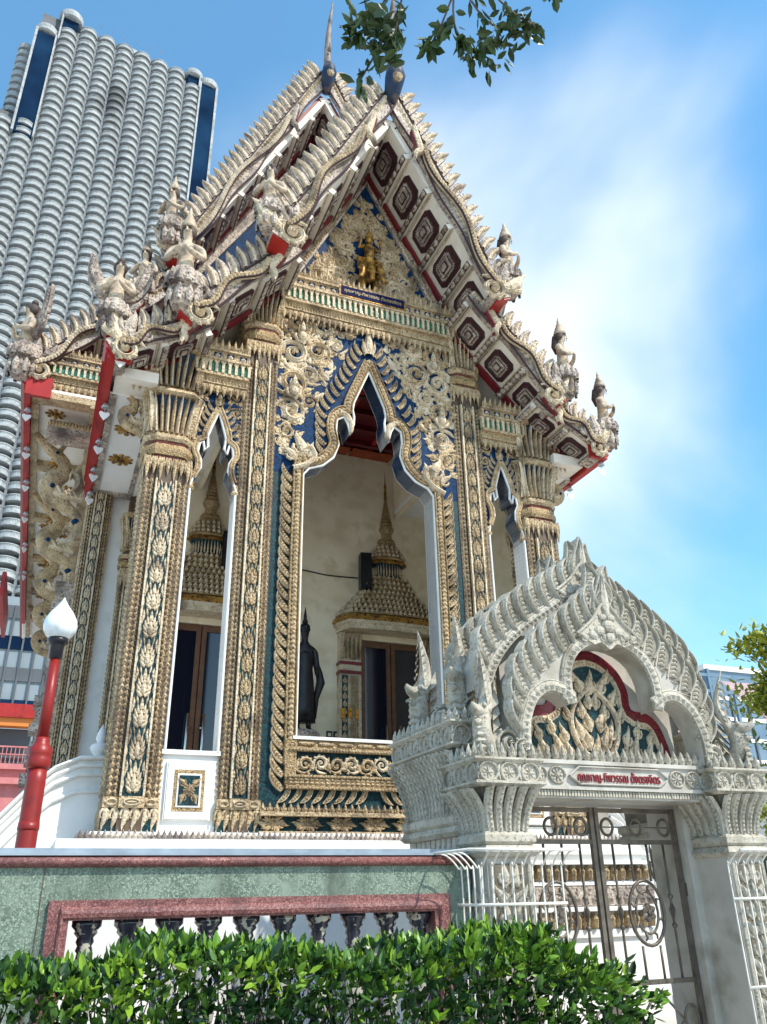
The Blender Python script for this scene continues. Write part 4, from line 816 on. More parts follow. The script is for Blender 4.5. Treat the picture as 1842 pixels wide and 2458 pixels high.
# ------------------------------------------------------------------ roof statues
def ring8_(h, z): return [(h * cos(pi / 8 + pi * i / 4) * 1.1, h * sin(pi / 8 + pi * i / 4) * 1.1, z) for i in range(8)]
def statue_parts():
    V = [(0, 0, .26), (0, 0, .42), (0, -.015, .60), (0, -.01, .74), (0, -.015, .80), (0, -.03, .90), (0, -.02, 1.0), (-.09, 0, .67), (-.19, 0, .64), (-.24, -.06, .44), (-.10, -.18, .47), (-.02, -.22, .55), (.09, 0, .67), (.19, 0, .64), (.24, -.06, .44), (.10, -.18, .47), (.02, -.22, .55), (-.06, -.09, .60), (.06, -.09, .60)]
    Ed = [(0, 1), (1, 2), (2, 3), (3, 4), (4, 5), (5, 6), (2, 7), (7, 8), (8, 9), (9, 10), (10, 11), (2, 12), (12, 13), (13, 14), (14, 15), (15, 16), (2, 17), (2, 18)]
    R = [(.15, .13), (.105, .09), (.14, .10), (.055, .055), (.05, .05), (.085, .095), (.075, .08), .08, .065, .05, .038, .028, .08, .065, .05, .038, .028, .05, .05]
    body = skin('body', V, Ed, R, 'statue', 2)
    b = MB(); b.ridge([(0, .93), (0, .87)], [.012, .022], .03, -.115); b.ridge([(-.03, .835), (0, .832), (.03, .835)], [.004, .01, .004], .012, -.115); b.cur = 1
    for s in (-1, 1): b.ridge([(s * .018, .925), (s * .04, .93), (s * .06, .925)], [.003, .009, .003], .012, -.112); b.ridge([(s * .015, .955), (s * .04, .965), (s * .065, .955)], .004, .01, -.108)
    face = b.mesh('face', ['statue', 'dark_hair'])
    b = MB(); b.smooth = True; b.lathe([(.095, .97), (.115, 1.0), (.095, 1.03), (.1, 1.05), (.075, 1.09), (.08, 1.11), (.05, 1.16), (.055, 1.18), (.025, 1.24), (.03, 1.26), (.001, 1.38)], 12, (0, -.02, 0)); crown = b.mesh('crown', 'statue')
    b = MB(); b.smooth = True; b.ball((0, .0, .93), .105, 10, 8, 1, 1, 1.1); b.ball((0, .01, 1.08), .055, 8, 6); b.tube([(0, .05, .95), (0, .09, .78), (0, .08, .62)], [.08, .07, .03], 8); hair = b.mesh('hair', 'dark_hair')
    b = MB(); b.lathe([(.18, 0), (.23, .04), (.21, .12), (.18, .2), (.15, .28)], 12)
    for k in range(12):
        a = 2 * pi * k / 12; b.T = Matrix.Rotation(a, 4, 'Z'); b.ridge([(0, .0), (0, .1), (0, .22)], [.05, .06, .005], [.05, .07, .03], -.185)
    b.T = None; skirt = b.mesh('skirt', 'cream_aged')
    b = MB()
    o = sm_pts([(.05, .35), (.30, .45), (.46, .80), (.44, 1.22)], 4) + sm_pts([(.36, 1.0), (.26, .86), (.20, .7), (.06, .66)], 4); b.prism(o, .06, .12)
    for k in range(5): b.ridge(sm_pts([(.08, .42 + k * .04), (.22 + k * .015, .5 + k * .05), (.36, .74 + k * .07), (.42, .92 + k * .06)], 3), [.035] * 9 + [.004], .04, .06)
    wing = b.mesh('wing', 'cream_aged')
    b = MB(); b.loft([ring8_(.11, -.3), ring8_(.16, -.16), ring8_(.13, 0)]); b.cur = 1
    for k in range(8): a = 2 * pi * k / 8; b.T = Matrix.Rotation(a, 4, 'Z'); b.ridge([(0, -.28), (0, -.16), (0, -.03)], [.03, .06, .01], [.03, .05, .02], -.17)
    b.T = None
    plinth = b.mesh('plinth', ['cream_aged', 'cream_aged'])
    return body, face, crown, hair, skirt, wing, plinth
ST = statue_parts()
def statue(x, y, z, label, h=1.0, rz=0.0, crowned=True, wings=False):
    S_ = thing('celestial_statue', label, 'statue', (x, y, z), 'celestial figures on the roof corners', rz); S_.scale = (h * 1.12,) * 3
    for nm, me in zip(('body', 'face', 'crown', 'hair', 'skirt', 'wing', 'plinth'), ST):
        if nm == 'crown' and not crowned: continue
        if nm == 'wing':
            if wings: ob('wing', me, S_); ob('wing', me, S_, scale=(-1, 1, 1))
            continue
        ob(nm, me, S_)
    return S_
statue(-2.32, -1.35, 12.02, 'praying cream statue with long hair at the lower left end of the front top gable', .98, -.5, False)
statue(-3.56, -1.0, 10.36, 'bare chested cream statue with tiered crown above the left porch capital', 1.12, -.35)
statue(-4.52, -.72, 9.72, 'winged cream statue with dark topknot on the head of the near red eave board', .95, -.1, False, True)
statue(2.36, -1.3, 12.1, 'cream statue on the uppermost right roof corner against the sky', 1.0, .7)
statue(3.62, -.95, 10.36, 'crowned cream statue on the middle right roof corner against the sky', 1.0, .7)
statue(4.58, -.72, 9.55, 'crowned cream statue on the lowest right roof corner above the red eave end', .95, .7)
statue(-3.62, 2.75, 15.0, 'dark weathered statue with pointed crown in front of the tower on the rear gable end', 1.08, -.6)
statue(-4.02, 3.0, 13.35, 'small statue seen only by its crowned head behind the green edged roof fins', 1.0, -.4)
statue(-6.0, 2.95, 11.05, 'dark winged statue on the head of the far left red eave board', 1.15, -1.2, False, True)
# ------------------------------------------------------------------ bells with heart leaves under the eaves
def bell_meshes():
    b = MB(); b.smooth = True; b.lathe([(.008, .0), (.03, -.01), (.045, -.05), (.06, -.085), (.055, -.09), (.001, -.07)], 12); b.tube([(0, 0, .08), (0, 0, 0)], .006, 5); bell = b.mesh('bell', 'bell')
    b = MB(); b.tube([(0, 0, -.08), (0, 0, -.17)], .005, 5); chain = b.mesh('chain', 'bell')
    P = [(0, -.30), (.05, -.24), (.075, -.195), (.07, -.165), (.04, -.155), (0, -.175), (-.04, -.155), (-.07, -.165), (-.075, -.195), (-.05, -.24)]
    b = MB(); b.prism(P, -.006, .006); return bell, chain, b.mesh('heart_leaf', 'heart')
BE = bell_meshes()
def bell(x, y, z, label, rz=0):
    S_ = thing('eave_bell', label, 'bell', (x, y, z), 'heart leaf bells hanging from the red eaves', rz)
    for nm, me in zip(('bell', 'chain', 'heart_leaf'), BE): ob(nm, me, S_, scale=1.1)
for i, (y, t) in enumerate(((-.70, 'white heart bell in front of the red front end of the near eave board'), (.55, 'white heart bell just under the front end of the near red eave board'), (1.75, 'grey heart bell beside the upper gilt rosette of the soffit'), (2.85, 'white heart bell beside the lower gilt rosette of the soffit'), (3.9, 'small heart bell at the far foot of the near red eave board'))):
    bell(-4.32 if i == 0 else -4.42, y, 9.2 if i == 0 else 8.98, t, .1 * i)
for i, (y, t) in enumerate(((3.4, 'topmost bell on the far left red eave board'), (5.0, 'second bell down the far left red eave board'), (6.6, 'third bell down the far left red eave board'), (8.4, 'fourth bell down the far left red eave board'), (10.4, 'fifth bell down the far left red eave board'), (12.6, 'lowest bell near the far end of the left red eave board'))): bell(-5.78, y, 10.32, t, .2 * i)
bell(4.46, -.6, 9.0, 'dark heart bell hanging highest under the right red eave against the sky'); bell(4.46, .45, 8.98, 'dark heart bell hanging lower under the right red eave against the sky')
# ------------------------------------------------------------------ standing figure, loudspeakers and cable in the porch
def buddha():
    B = thing('standing_figure', 'black bronze standing robed figure on a tiered lotus pedestal against the cream wall', 'statue', (-.12, 3.3, 4.35))
    V = [(0, 0, .95), (0, 0, 1.2), (0, 0, 1.5), (0, 0, 1.72), (0, 0, 1.82), (0, -.02, 1.98), (0, 0, 2.1), (-.12, 0, 1.66), (-.21, 0, 1.6), (-.25, -.02, 1.25), (-.22, -.16, 1.12), (-.16, -.24, 1.25), (.12, 0, 1.66), (.21, 0, 1.6), (.25, -.02, 1.25), (.23, -.12, 1.1), (.2, -.22, 1.2), (-.1, 0, .85), (-.11, 0, .5), (-.11, 0, .12), (-.11, -.14, .06), (.1, 0, .85), (.11, 0, .5), (.11, 0, .12), (.11, -.14, .06)]
    Ed = [(0, 1), (1, 2), (2, 3), (3, 4), (4, 5), (5, 6), (2, 7), (7, 8), (8, 9), (9, 10), (10, 11), (2, 12), (12, 13), (13, 14), (14, 15), (15, 16), (0, 17), (17, 18), (18, 19), (19, 20), (0, 21), (21, 22), (22, 23), (23, 24)]
    R = [(.19, .12), (.14, .1), (.19, .12), .07, .06, (.1, .11), (.09, .1), .09, .075, .06, .045, .035, .09, .075, .06, .045, .035, .1, .08, .05, .04, .1, .08, .05, .04]
    ob('body', skin('body', V, Ed, R, 'bronze_black', 2), B)
    b = MB(); b.smooth = True; b.lathe([(.25, .22), (.22, .5), (.21, .9), (.17, 1.25), (.21, 1.5), (.1, 1.68)], 18, sy=.55); b.tube([(-.2, .02, 1.5), (-.29, .03, 1.1), (-.27, .03, .7), (-.24, 0, .3)], [.05, .06, .06, .02], 8); b.tube([(.2, .02, 1.5), (.31, .03, 1.2), (.34, .0, 1.0), (.26, .03, .7), (.24, 0, .3)], [.05, .07, .09, .06, .02], 8); ob('robe', b.mesh('robe', 'bronze_black'), B)
    b = MB(); b.smooth = True; b.lathe([(.11, 2.0), (.1, 2.1), (.055, 2.14), (.06, 2.18), (.03, 2.25), (.035, 2.28), (.002, 2.5)], 12); ob('flame_crown', b.mesh('flame_crown', 'bronze_black'), B)
    b = MB(); b.ridge([(0, 2.02), (0, 1.95)], [.012, .024], .035, -.11); b.ridge([(-.035, 1.915), (0, 1.91), (.035, 1.915)], [.004, .01, .004], .015, -.105); ob('face', b.mesh('face', 'bronze_black'), B)
    b = MB(); b.smooth = False; b.lathe([(.27, .06), (.33, 0), (.3, -.1), (.34, -.22), (.28, -.26), (.36, -.34), (.38, -.4), (.33, -.44), (.44, -.56), (.46, -.62), (.40, -.66), (.5, -.8), (.5, -1.85)], 20)
    for k in range(20): b.T = Matrix.Rotation(2 * pi * k / 20, 4, 'Z'); b.bud(0, -.22, .09, .2, .03, -.31)
    b.T = None; ob('pedestal', b.mesh('pedestal', 'cream_aged'), B)
buddha()
def speaker(x, y, z, label):
    S_ = thing('loudspeaker', label, 'loudspeaker', (x, y, z), 'column loudspeakers on the porch wall', -.15)
    b = MB(); b.box(-.12, .12, -.12, .12, 0, .82); ob('cabinet', b.mesh('cabinet', 'black'), S_)
    b = MB(); b.box(-.1, .1, -.135, -.121, .03, .79); ob('grille', b.mesh('grille', 'bronze_black'), S_)
    b = MB(); b.box(-.02, .02, -.142, -.136, .08, .11); ob('badge', b.mesh('badge', 'chrome'), S_); b = MB(); b.box(-.04, .04, .12, .2, .3, .5); ob('bracket', b.mesh('bracket', 'black'), S_)
speaker(1.40, 3.93, 7.6, 'slim black loudspeaker on the porch wall left of the right hand spire')
speaker(-1.62, 3.93, 7.66, 'slim black loudspeaker on the porch wall right of the left hand spire')
b = MB(); b.smooth = True; b.tube(sm_pts([(-1.1, 4.11, 7.98), (0, 4.11, 7.95), (.6, 4.11, 7.9), (1.3, 4.11, 7.92)], 5), .014, 5); o = ob('speaker_cable', b.mesh('speaker_cable', 'bronze_black')); o.location = ORG; o.rotation_euler = (0, 0, TH); tag(o, 'thin dark cable running along the porch wall to the right loudspeaker', 'cable')
b = MB()
for k in range(9): b.ball((.88 + .3 * (k % 3) / 2, -.26, 4.98 - .06 * (k // 3) + .02 * (k % 2)), .04, 8, 6)
o = ob('marigold_garland', b.mesh('marigold_garland', 'yellow')); o.location = W(0, 4.14, 0) ; o.rotation_euler = (0, 0, TH); tag(o, 'small orange marigold garland tied round the left pilaster of the right doorway', 'garland')
for k, (x, z1) in enumerate(((1.95, 4.3), (2.25, 4.45), (2.5, 4.2))):
    b = MB(); b.smooth = True; b.tube([(0, 0, 0), (0, 0, z1 - 2.5)], .028, 8); b.ball((0, 0, z1 - 2.5), .05, 8, 6); p_ = thing('barrier_post', ('tall', 'middle', 'short')[k] + ' pale metal post standing before the right doorway', 'post', (x, 2.4, 2.5), 'metal posts before the doorway'); ob('post', b.mesh('post', 'chrome'), p_); b = MB(); b.lathe([(.16, 0), (.16, .03), (.04, .05)], 14); ob('foot_plate', b.mesh('foot_plate', 'chrome'), p_)
# ------------------------------------------------------------------ red lamp post
LP = thing('lamp_post', 'red lamp post with a white lotus bud globe behind the green wall', 'street lamp', (-4.57, -2.3, 0))
b = MB(); b.smooth = True; b.lathe([(.16, 0), (.16, .35), (.098, .45), (.095, 2.7), (.093, 2.85)], 20); b.lathe([(.098, 2.25), (.104, 2.26), (.098, 2.33)], 20); ob('lower_pole', b.mesh('lower_pole', 'lamp_red'), LP)
b = MB(); b.smooth = True; b.lathe([(.10, 2.83), (.118, 2.85), (.118, 2.93), (.108, 2.95), (.118, 2.97), (.116, 3.02), (.085, 3.06), (.068, 3.1), (.066, 3.14)], 20); ob('collar', b.mesh('collar', 'lamp_red'), LP)
b = MB(); b.smooth = True; b.lathe([(.062, 3.12), (.05, 3.98)], 18); ob('upper_pole', b.mesh('upper_pole', 'lamp_red'), LP)
b = MB(); b.smooth = True; b.lathe([(.052, 3.96), (.066, 3.97), (.07, 4.1), (.085, 4.13), (.105, 4.15), (.10, 4.19)], 18); ob('globe_holder', b.mesh('globe_holder', 'black'), LP)
b = MB(); b.smooth = True; b.lathe([(.08, 4.18), (.13, 4.21), (.168, 4.27), (.178, 4.33), (.165, 4.40), (.12, 4.48), (.06, 4.56), (.02, 4.62), (.002, 4.66)], 24); ob('globe', b.mesh('globe', 'globe'), LP)
# ------------------------------------------------------------------ green terrazzo wall
WL = thing('boundary_wall', 'green terrazzo boundary wall with red framed opening and dark glazed balusters', 'wall', (0, -4.0, 0))
X0, X1, O0, O1 = -7.5, -.62, -4.33, -.86
boxes('wall_slab', [(X0, O0, 0, .35, 0, 1.86), (O1, X1, 0, .35, 0, 1.86), (O0, O1, 0, .35, 1.62, 1.86), (O0, O1, 0, .35, 0, .42)], 'terrazzo', WL)
boxes('panel_joint', [(-4.40, -4.393, -.004, .0, .0, 1.86)], 'brown_ground', WL)
b = MB(); b.smooth = True; pr = [(-.02, 1.858), (-.055, 1.875), (-.065, 1.9), (-.055, 1.925), (-.02, 1.94), (.36, 1.94), (.36, 1.858)]
b.loft([[(x, y, z) for y, z in pr] for x in (X0, X1)]); ob('red_moulding', b.mesh('red_moulding', 'terrazzo_red'), WL)
b = MB(); b.box(X0, X1 - .02, -.05, .38, 1.945, 1.965); b.box(X0, X1 - .02, -.02, .38, 1.965, 2.0); ob('coping', b.mesh('coping', 'coping'), WL)
b = MB(); o_ = [(O0, .42), (O0, 1.62), (O1, 1.62), (O1, .42)]; i_ = [(O0 + .16, .42), (O0 + .16, 1.475), (O1 - .16, 1.475), (O1 - .16, .42)]; b.band(o_, i_, -.035, .3); m_ = [((a[0] * .35 + c[0] * .65), (a[1] * .35 + c[1] * .65)) for a, c in zip(o_, i_)]; b.ridge(m_, .05, .03, -.033); ob('red_frame', b.mesh('red_frame', 'terrazzo_red'), WL)
b = MB(); b.smooth = True
for (z0, z1, c_) in ((1.475, 1.42, 0), ): pass
prof = [(.085, .42), (.085, .5), (.06, .52), (.05, .6), (.09, .75), (.105, .9), (.095, 1.05), (.06, 1.2)]; b.cur = 1; b.lathe(prof, 18)
b.cur = 0; b.lathe([(.06, 1.2), (.052, 1.24), (.068, 1.26), (.055, 1.29), (.07, 1.32), (.062, 1.35), (.09, 1.38), (.085, 1.40), (.115, 1.43), (.115, 1.475)], 18)
BAL = b.mesh('baluster', ['glaze', 'glaze_pale'])
for k in range(10): ob('baluster', BAL, WL, (-4.02 + k * .323, .13, 0))
# temple-side low white rail seen through the opening
bx = boxes('inner_wall', [(-7.5, 1.5, -1.3, -1.15, 0, 1.75)], 'white', None); bx.location = ORG; bx.rotation_euler = (0, 0, TH); tag(bx, 'plain white low wall behind the baluster opening', 'wall')
# ------------------------------------------------------------------ entrance gate
G = thing('gateway', 'weathered white carved gateway with stacked flame arches and naga finials', 'gate', (1.09, -4.3, 0))
def gb_(name, fn, mats='gate', parent=None, kind=None, **k):
    b = MB(); fn(b); return ob(name, b.mesh(name, mats), parent or G, kind=kind, **k)
GF = flame_mesh('carved_leaf', 'gate'); GBUD = bud_mesh('crest_leaf', 'gate'); GROSE = rosette_mesh('rosette', 'gate', 8); GSP = spiral_mesh('scroll', 'gate')
def gpetal():
    b = MB(); K = 9; prof = ((1, 0), (.72, .75), (.0, .9), (-.72, .75), (-1, 0)); vs = []
    for i in range(K):
        t = i / (K - 1); fl = .9 * (t ** 2.2)
        for u, q in prof: vs.append((u * .5, -fl - q * .3, t * 4))
    b.add(vs, [(i * 5 + j, i * 5 + j + 1, (i + 1) * 5 + j + 1, (i + 1) * 5 + j) for i in range(K - 1) for j in range(4)])
    for i in range(9): t = (i + .5) / 9; b.add([(-.14, -.9 * t ** 2.2 - .3, t * 4 - .12), (.14, -.9 * t ** 2.2 - .3, t * 4 - .12), (0, -.9 * t ** 2.2 - .3, t * 4 + .16), (0, -.9 * t ** 2.2 - .42, t * 4)], [(0, 1, 3), (1, 2, 3), (2, 0, 3)])
    return b.mesh('capital_petal', 'gate')
GPET = gpetal()
def ringr(cx, cy, hx, hy, z): return [(cx - hx, cy - hy, z), (cx + hx, cy - hy, z), (cx + hx, cy + hy, z), (cx - hx, cy + hy, z)]
def block_cap(cx, cy, hx, hy, zn, zc, zt, faces):
    """flaring petal capital from zn to zc under a frieze up to zt"""
    e = .12
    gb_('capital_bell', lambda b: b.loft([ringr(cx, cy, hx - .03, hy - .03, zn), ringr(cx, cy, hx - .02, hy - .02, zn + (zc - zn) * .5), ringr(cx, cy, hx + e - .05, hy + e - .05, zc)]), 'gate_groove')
    gb_('capital_neck', lambda b: [b.loft([ringr(cx, cy, hx + .02, hy + .02, zn - .12), ringr(cx, cy, hx + .05, hy + .05, zn - .09), ringr(cx, cy, hx + .05, hy + .05, zn - .03), ringr(cx, cy, hx + .02, hy + .02, zn)]), b.loft([ringr(cx, cy, hx + .03, hy + .03, zn - .22), ringr(cx, cy, hx + .07, hy + .07, zn - .18), ringr(cx, cy, hx + .03, hy + .03, zn - .122)])])
    Fz = gb_('frieze', lambda b: [b.loft([ringr(cx, cy, hx + e, hy + e, zc), ringr(cx, cy, hx + e + .04, hy + e + .04, zc + .03), ringr(cx, cy, hx + e + .04, hy + e + .04, zc + .05), ringr(cx, cy, hx + e, hy + e, zc + .06)]), b.loft([ringr(cx, cy, hx + e - .01, hy + e - .01, zc + .06), ringr(cx, cy, hx + e - .01, hy + e - .01, zt - .05)]), b.loft([ringr(cx, cy, hx + e, hy + e, zt - .05), ringr(cx, cy, hx + e + .04, hy + e + .04, zt - .02), ringr(cx, cy, hx + e + .04, hy + e + .04, zt)])])
    for f in faces:
        hw, dist, rz = (hx, hy, 0) if f == 'f' else (hy, hx, -pi / 2 if f == 'l' else pi / 2)
        B_ = Matrix.Translation((cx, cy, 0)) @ Matrix.Rotation(rz, 4, 'Z')
        n = max(5, int(hw * 2 / .085))
        for i in range(n):
            t = -1 + 2 * (i + .5) / n
            ob('capital_petal', GPET, Fz, mat=B_ @ Matrix.Translation((t * hw, -dist + .02, zn)) @ Matrix.Rotation(t * .22, 4, 'Y') @ Matrix.Diagonal((hw * 2 / n * .98, .19, (zc - zn) / 4.05, 1)))
        m = max(3, int((hw + e) * 2 / .23)); st = (hw + e) * 2 / m
        for i in range(m):
            x = -(hw + e) + (i + .5) * st; zz = (zc + zt) / 2
            ob('rosette', GROSE, Fz, mat=B_ @ spin(x, -dist - e + .01, zz, 0, .058))
            b = MB(); b.ridge([(st * .42 * cos(a * pi / 8), (zt - zc) * .33 * sin(a * pi / 8)) for a in range(17)], .014, .03); ob('cartouche', b.mesh('cartouche', 'gate'), Fz, mat=B_ @ Matrix.Translation((x, -dist - e + .008, zz)))
            for k in (-1, 1): ob('frieze_leaf', GF, Fz, mat=B_ @ spin(x + st * .5, -dist - e + .0, zz, 0 if k > 0 else pi, .085, k))
            for k in (-.25, .25): ob('crest_leaf', GBUD, Fz, mat=B_ @ Matrix.Translation((x + st * k, -dist - e + .02, zt)) @ Matrix.Diagonal((st * .42, .2, .15, 1)))
for s in (-1, 1):
    # front pilaster with carved face, main block behind
    x0 = s * 1.44
    Pz = gb_('gate_post', lambda b: [b.box(x0 - .235, x0 + .235, .02, .5, 0, 2.0), b.box(x0 - .26, x0 + .26, -.01, .5, 0, .3), b.box(*sorted((s * 1.102, s * 1.36)), .5, 1.1, 0, 2.5), b.box(*sorted((s * 1.362, s * 1.62)), .5, 1.9 if s < 0 else 1.1, 0, 2.5), b.box(*sorted((s * 1.1, s * 1.3)), .55, 1.1, 2.5, 3.5)], 'gate_plain')
    for u in (-1, 1): gb_('edge_moulding', lambda b: b.ridge([(x0 + u * .2, .3), (x0 + u * .2, 1.86)], .025, .03, .02), 'gate', Pz)
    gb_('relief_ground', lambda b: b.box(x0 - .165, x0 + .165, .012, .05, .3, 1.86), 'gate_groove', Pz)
    for i in range(9):
        for u in (-1, 1): ob('relief_leaf', GF, Pz, mat=spin(x0 + u * .075, .012, .3 + i * .17, u * (.35 if i % 2 else -.2), .22, u))
        ob('relief_bud', GBUD, Pz, mat=Matrix.Translation((x0, .01, .34 + i * .17)) @ Matrix.Diagonal((.1, .22, .18, 1)))
    for i in range(5): ob('relief_leaf', GF, Pz, mat=Matrix.Translation((x0 + s * .238, .12 + .08 * i, 1.45 - (i % 2) * .2)) @ Matrix.Rotation(s * pi / 2, 4, 'Z') @ Matrix.Diagonal((.2, .2, .34, 1)))
    for i in range(10): ob('relief_leaf', GF, Pz, mat=Matrix.Translation((s * 1.622, .62 + .125 * i, 1.7)) @ Matrix.Rotation(s * pi / 2, 4, 'Z') @ Matrix.Diagonal((.2, .2, .5, 1)))
    block_cap(x0, .25, .225, .25, 2.14, 2.53, 2.80, 'fl' if s < 0 else 'flr')
    block_cap(s * 1.42 if s < 0 else 1.54, 1.22, .22 if s < 0 else .18, .68, 2.36, 2.97, 3.25, 'fl' if s < 0 else 'fr')
    def naga(x, y, z, h, rz):
        b = MB(); b.smooth = True; k = 1.0   # arched neck, long open jaws and a tall swept crest
        b.tube(sm_pts([(0, .16, -.06), (0, .10, .08), (0, .0, .2), (0, -.02, .32), (0, .01, .40)], 3), [.14, .135, .128, .12, .112, .106, .102, .10, .098, .096, .095, .093, .09], 10, flat=1.05)
        b.tube([(0, .08, .40), (0, -.01, .44), (0, -.09, .45), (0, -.16, .455), (0, -.22, .49), (0, -.23, .52)], [.085, .088, .068, .05, .03, .006], 10)
        b.tube([(0, .0, .36), (0, -.08, .34), (0, -.14, .325), (0, -.19, .335)], [.07, .05, .03, .008], 8)
        for sx in (-1, 1): b.ball((sx * .07, -.07, .50), .028, 8, 6)
        b.tube(sm_pts([(0, .03, .44), (0, .12, .60), (0, .15, .78), (0, .10, .96), (0, .02, 1.16)], 3), [.10, .098, .094, .088, .08, .072, .064, .056, .047, .038, .028, .016, .003], 9, flat=.6)
        b.smooth = False
        for sx in (-1, 1):
            for j, (yy, zz, ll) in enumerate(((.10, .12, .3), (.13, .24, .3), (.14, .36, .3), (.13, .48, .26))):
                b.add([(sx * .09, yy - .06, zz), (sx * .12, yy + .03, zz + ll * .3), (sx * .06, yy + .14, zz + ll), (sx * .06, yy + .02, zz + ll * .45), (sx * .15, yy, zz + ll * .25)], [(0, 4, 3), (4, 1, 2), (4, 2, 3), (0, 1, 4)])
            for j in range(6): b.add([(sx * (.065 - .008 * j), .03 + .0 * j, .52 + j * .085), (sx * (.105 - .012 * j), .06, .56 + j * .085), (sx * (.07 - .01 * j), .10, .62 + j * .085), (sx * (.055 - .008 * j), .04, .60 + j * .085)], [(0, 1, 2, 3)])
        for j in range(6): b.bud(0, -.02 + j * .065, .16, .09, .05, -.11 + .005 * j)
        for j in range(5): b.bud(-.08 + j * .04, .38, .03, -.035, .012, -.17 + abs(j - 2) * .03)
        return ob('naga_finial', b.mesh('naga_finial', 'gate'), G, (x, y, z), (0, 0, rz), .97 * h)
    naga(s * (1.58 if s < 0 else 1.72), .1, 2.84, 1.0, s * (.9 if s < 0 else .5)); naga(s * (1.52 if s < 0 else 1.68), .72, 3.28, 1.12, s * .7); naga(s * 1.58, 1.6, 3.28, 1.15, s * 1.0)
    for (x, y, z, r) in ((1.3, .06, 2.98, .13), (1.2, -.03, 2.92, .09), (1.36, .62, 3.42, .14), (1.45, 1.2, 3.42, .14)): ob('foot_scroll', GSP, G, mat=spin(s * x, y, z, 2, r, s))
# lintel with crest, name panel and lettering
LT = gb_('lintel', lambda b: [b.box(-1.1, 1.1, .1, .9, 2.55, 2.80), b.box(-1.12, 1.12, .07, .92, 2.80, 2.84), b.box(-1.12, 1.12, .075, .92, 2.55, 2.585), b.box(-1.09, 1.09, .12, .9, 2.47, 2.55)], 'gate_plain')
gb_('dentil_row', lambda b: [b.box(-1.07 + i * .036, -1.045 + i * .036, .098, .13, 2.49, 2.545) for i in range(60)], 'gate', LT, 'stuff')
P6 = [(-.62, 2.685), (-.5, 2.775), (.5, 2.775), (.62, 2.685), (.5, 2.605), (-.5, 2.605)]
gb_('name_panel', lambda b: [b.prism(P6, .085, .11), b.ridge(P6 + P6[:1], .012, .03, .085)], 'gate_plain', LT)
ob('lettering', text_mesh('lettering', THAI, 1.04, 'text_red', .12, .004, 1.45), LT, (0, .08, 2.635))
for s in (-1, 1):
    for i in range(2):
        ob('rosette', GROSE, LT, mat=spin(s * (.76 + i * .22), .095, 2.69, 0, .07)); gb_('cartouche', lambda b: b.ridge([(s * (.76 + i * .22) + .095 * cos(a * pi / 8), 2.69 + .08 * sin(a * pi / 8)) for a in range(17)], .012, .025, .098), 'gate', LT)
for i in range(23): ob('crest_leaf', GBUD, LT, mat=Matrix.Translation((-1.05 + i * .0955, .09, 2.84)) @ Matrix.Diagonal((.092, .2, .15, 1)))
# arches
FO = [(1.10, 2.84), (1.10, 3.06), (1.07, 3.22), (.98, 3.40), (.82, 3.51), (.65, 3.48), (.545, 3.40), (.535, 3.55), (.52, 3.72), (.46, 3.88), (.34, 4.0), (.18, 4.07), (0, 4.09)]
FX = [(1.42, 3.1), (1.42, 3.36), (1.34, 3.66), (1.12, 3.93), (.86, 4.16), (.6, 4.34), (.36, 4.56), (.14, 4.76), (0, 4.9)]
MX = [(1.62, 3.7), (1.58, 4.0), (1.4, 4.28), (1.12, 4.52), (.82, 4.74), (.5, 4.92), (.22, 5.12), (0, 5.3)]
def gfin():
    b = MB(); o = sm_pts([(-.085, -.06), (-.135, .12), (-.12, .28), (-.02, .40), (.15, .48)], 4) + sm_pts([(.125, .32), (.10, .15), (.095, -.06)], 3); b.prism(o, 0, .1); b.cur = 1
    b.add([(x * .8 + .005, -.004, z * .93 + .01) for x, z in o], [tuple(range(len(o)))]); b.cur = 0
    b.ridge(sm_pts([(-.075, -.04), (-.12, .12), (-.10, .27), (-.01, .385), (.13, .465)], 3), [.02] * 10 + [.016, .012, .004], .05, 0)
    b.ridge(sm_pts([(.08, -.04), (.085, .15), (.105, .31), (.14, .45)], 3), [.016] * 8 + [.012, .004], .04, 0)
    for j in range(6): z = .0 + j * .06; x = -.005 + .004 * j * j * .2; b.add([(x - .045, -.008, z), (x + .05, -.008, z - .01), (x + .055, -.008, z + .035), (x - .005, -.008, z + .06), (x, -.04, z + .02)], [(0, 1, 4), (1, 2, 4), (2, 3, 4), (3, 0, 4)])
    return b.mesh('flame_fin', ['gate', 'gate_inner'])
GFIN = gfin()
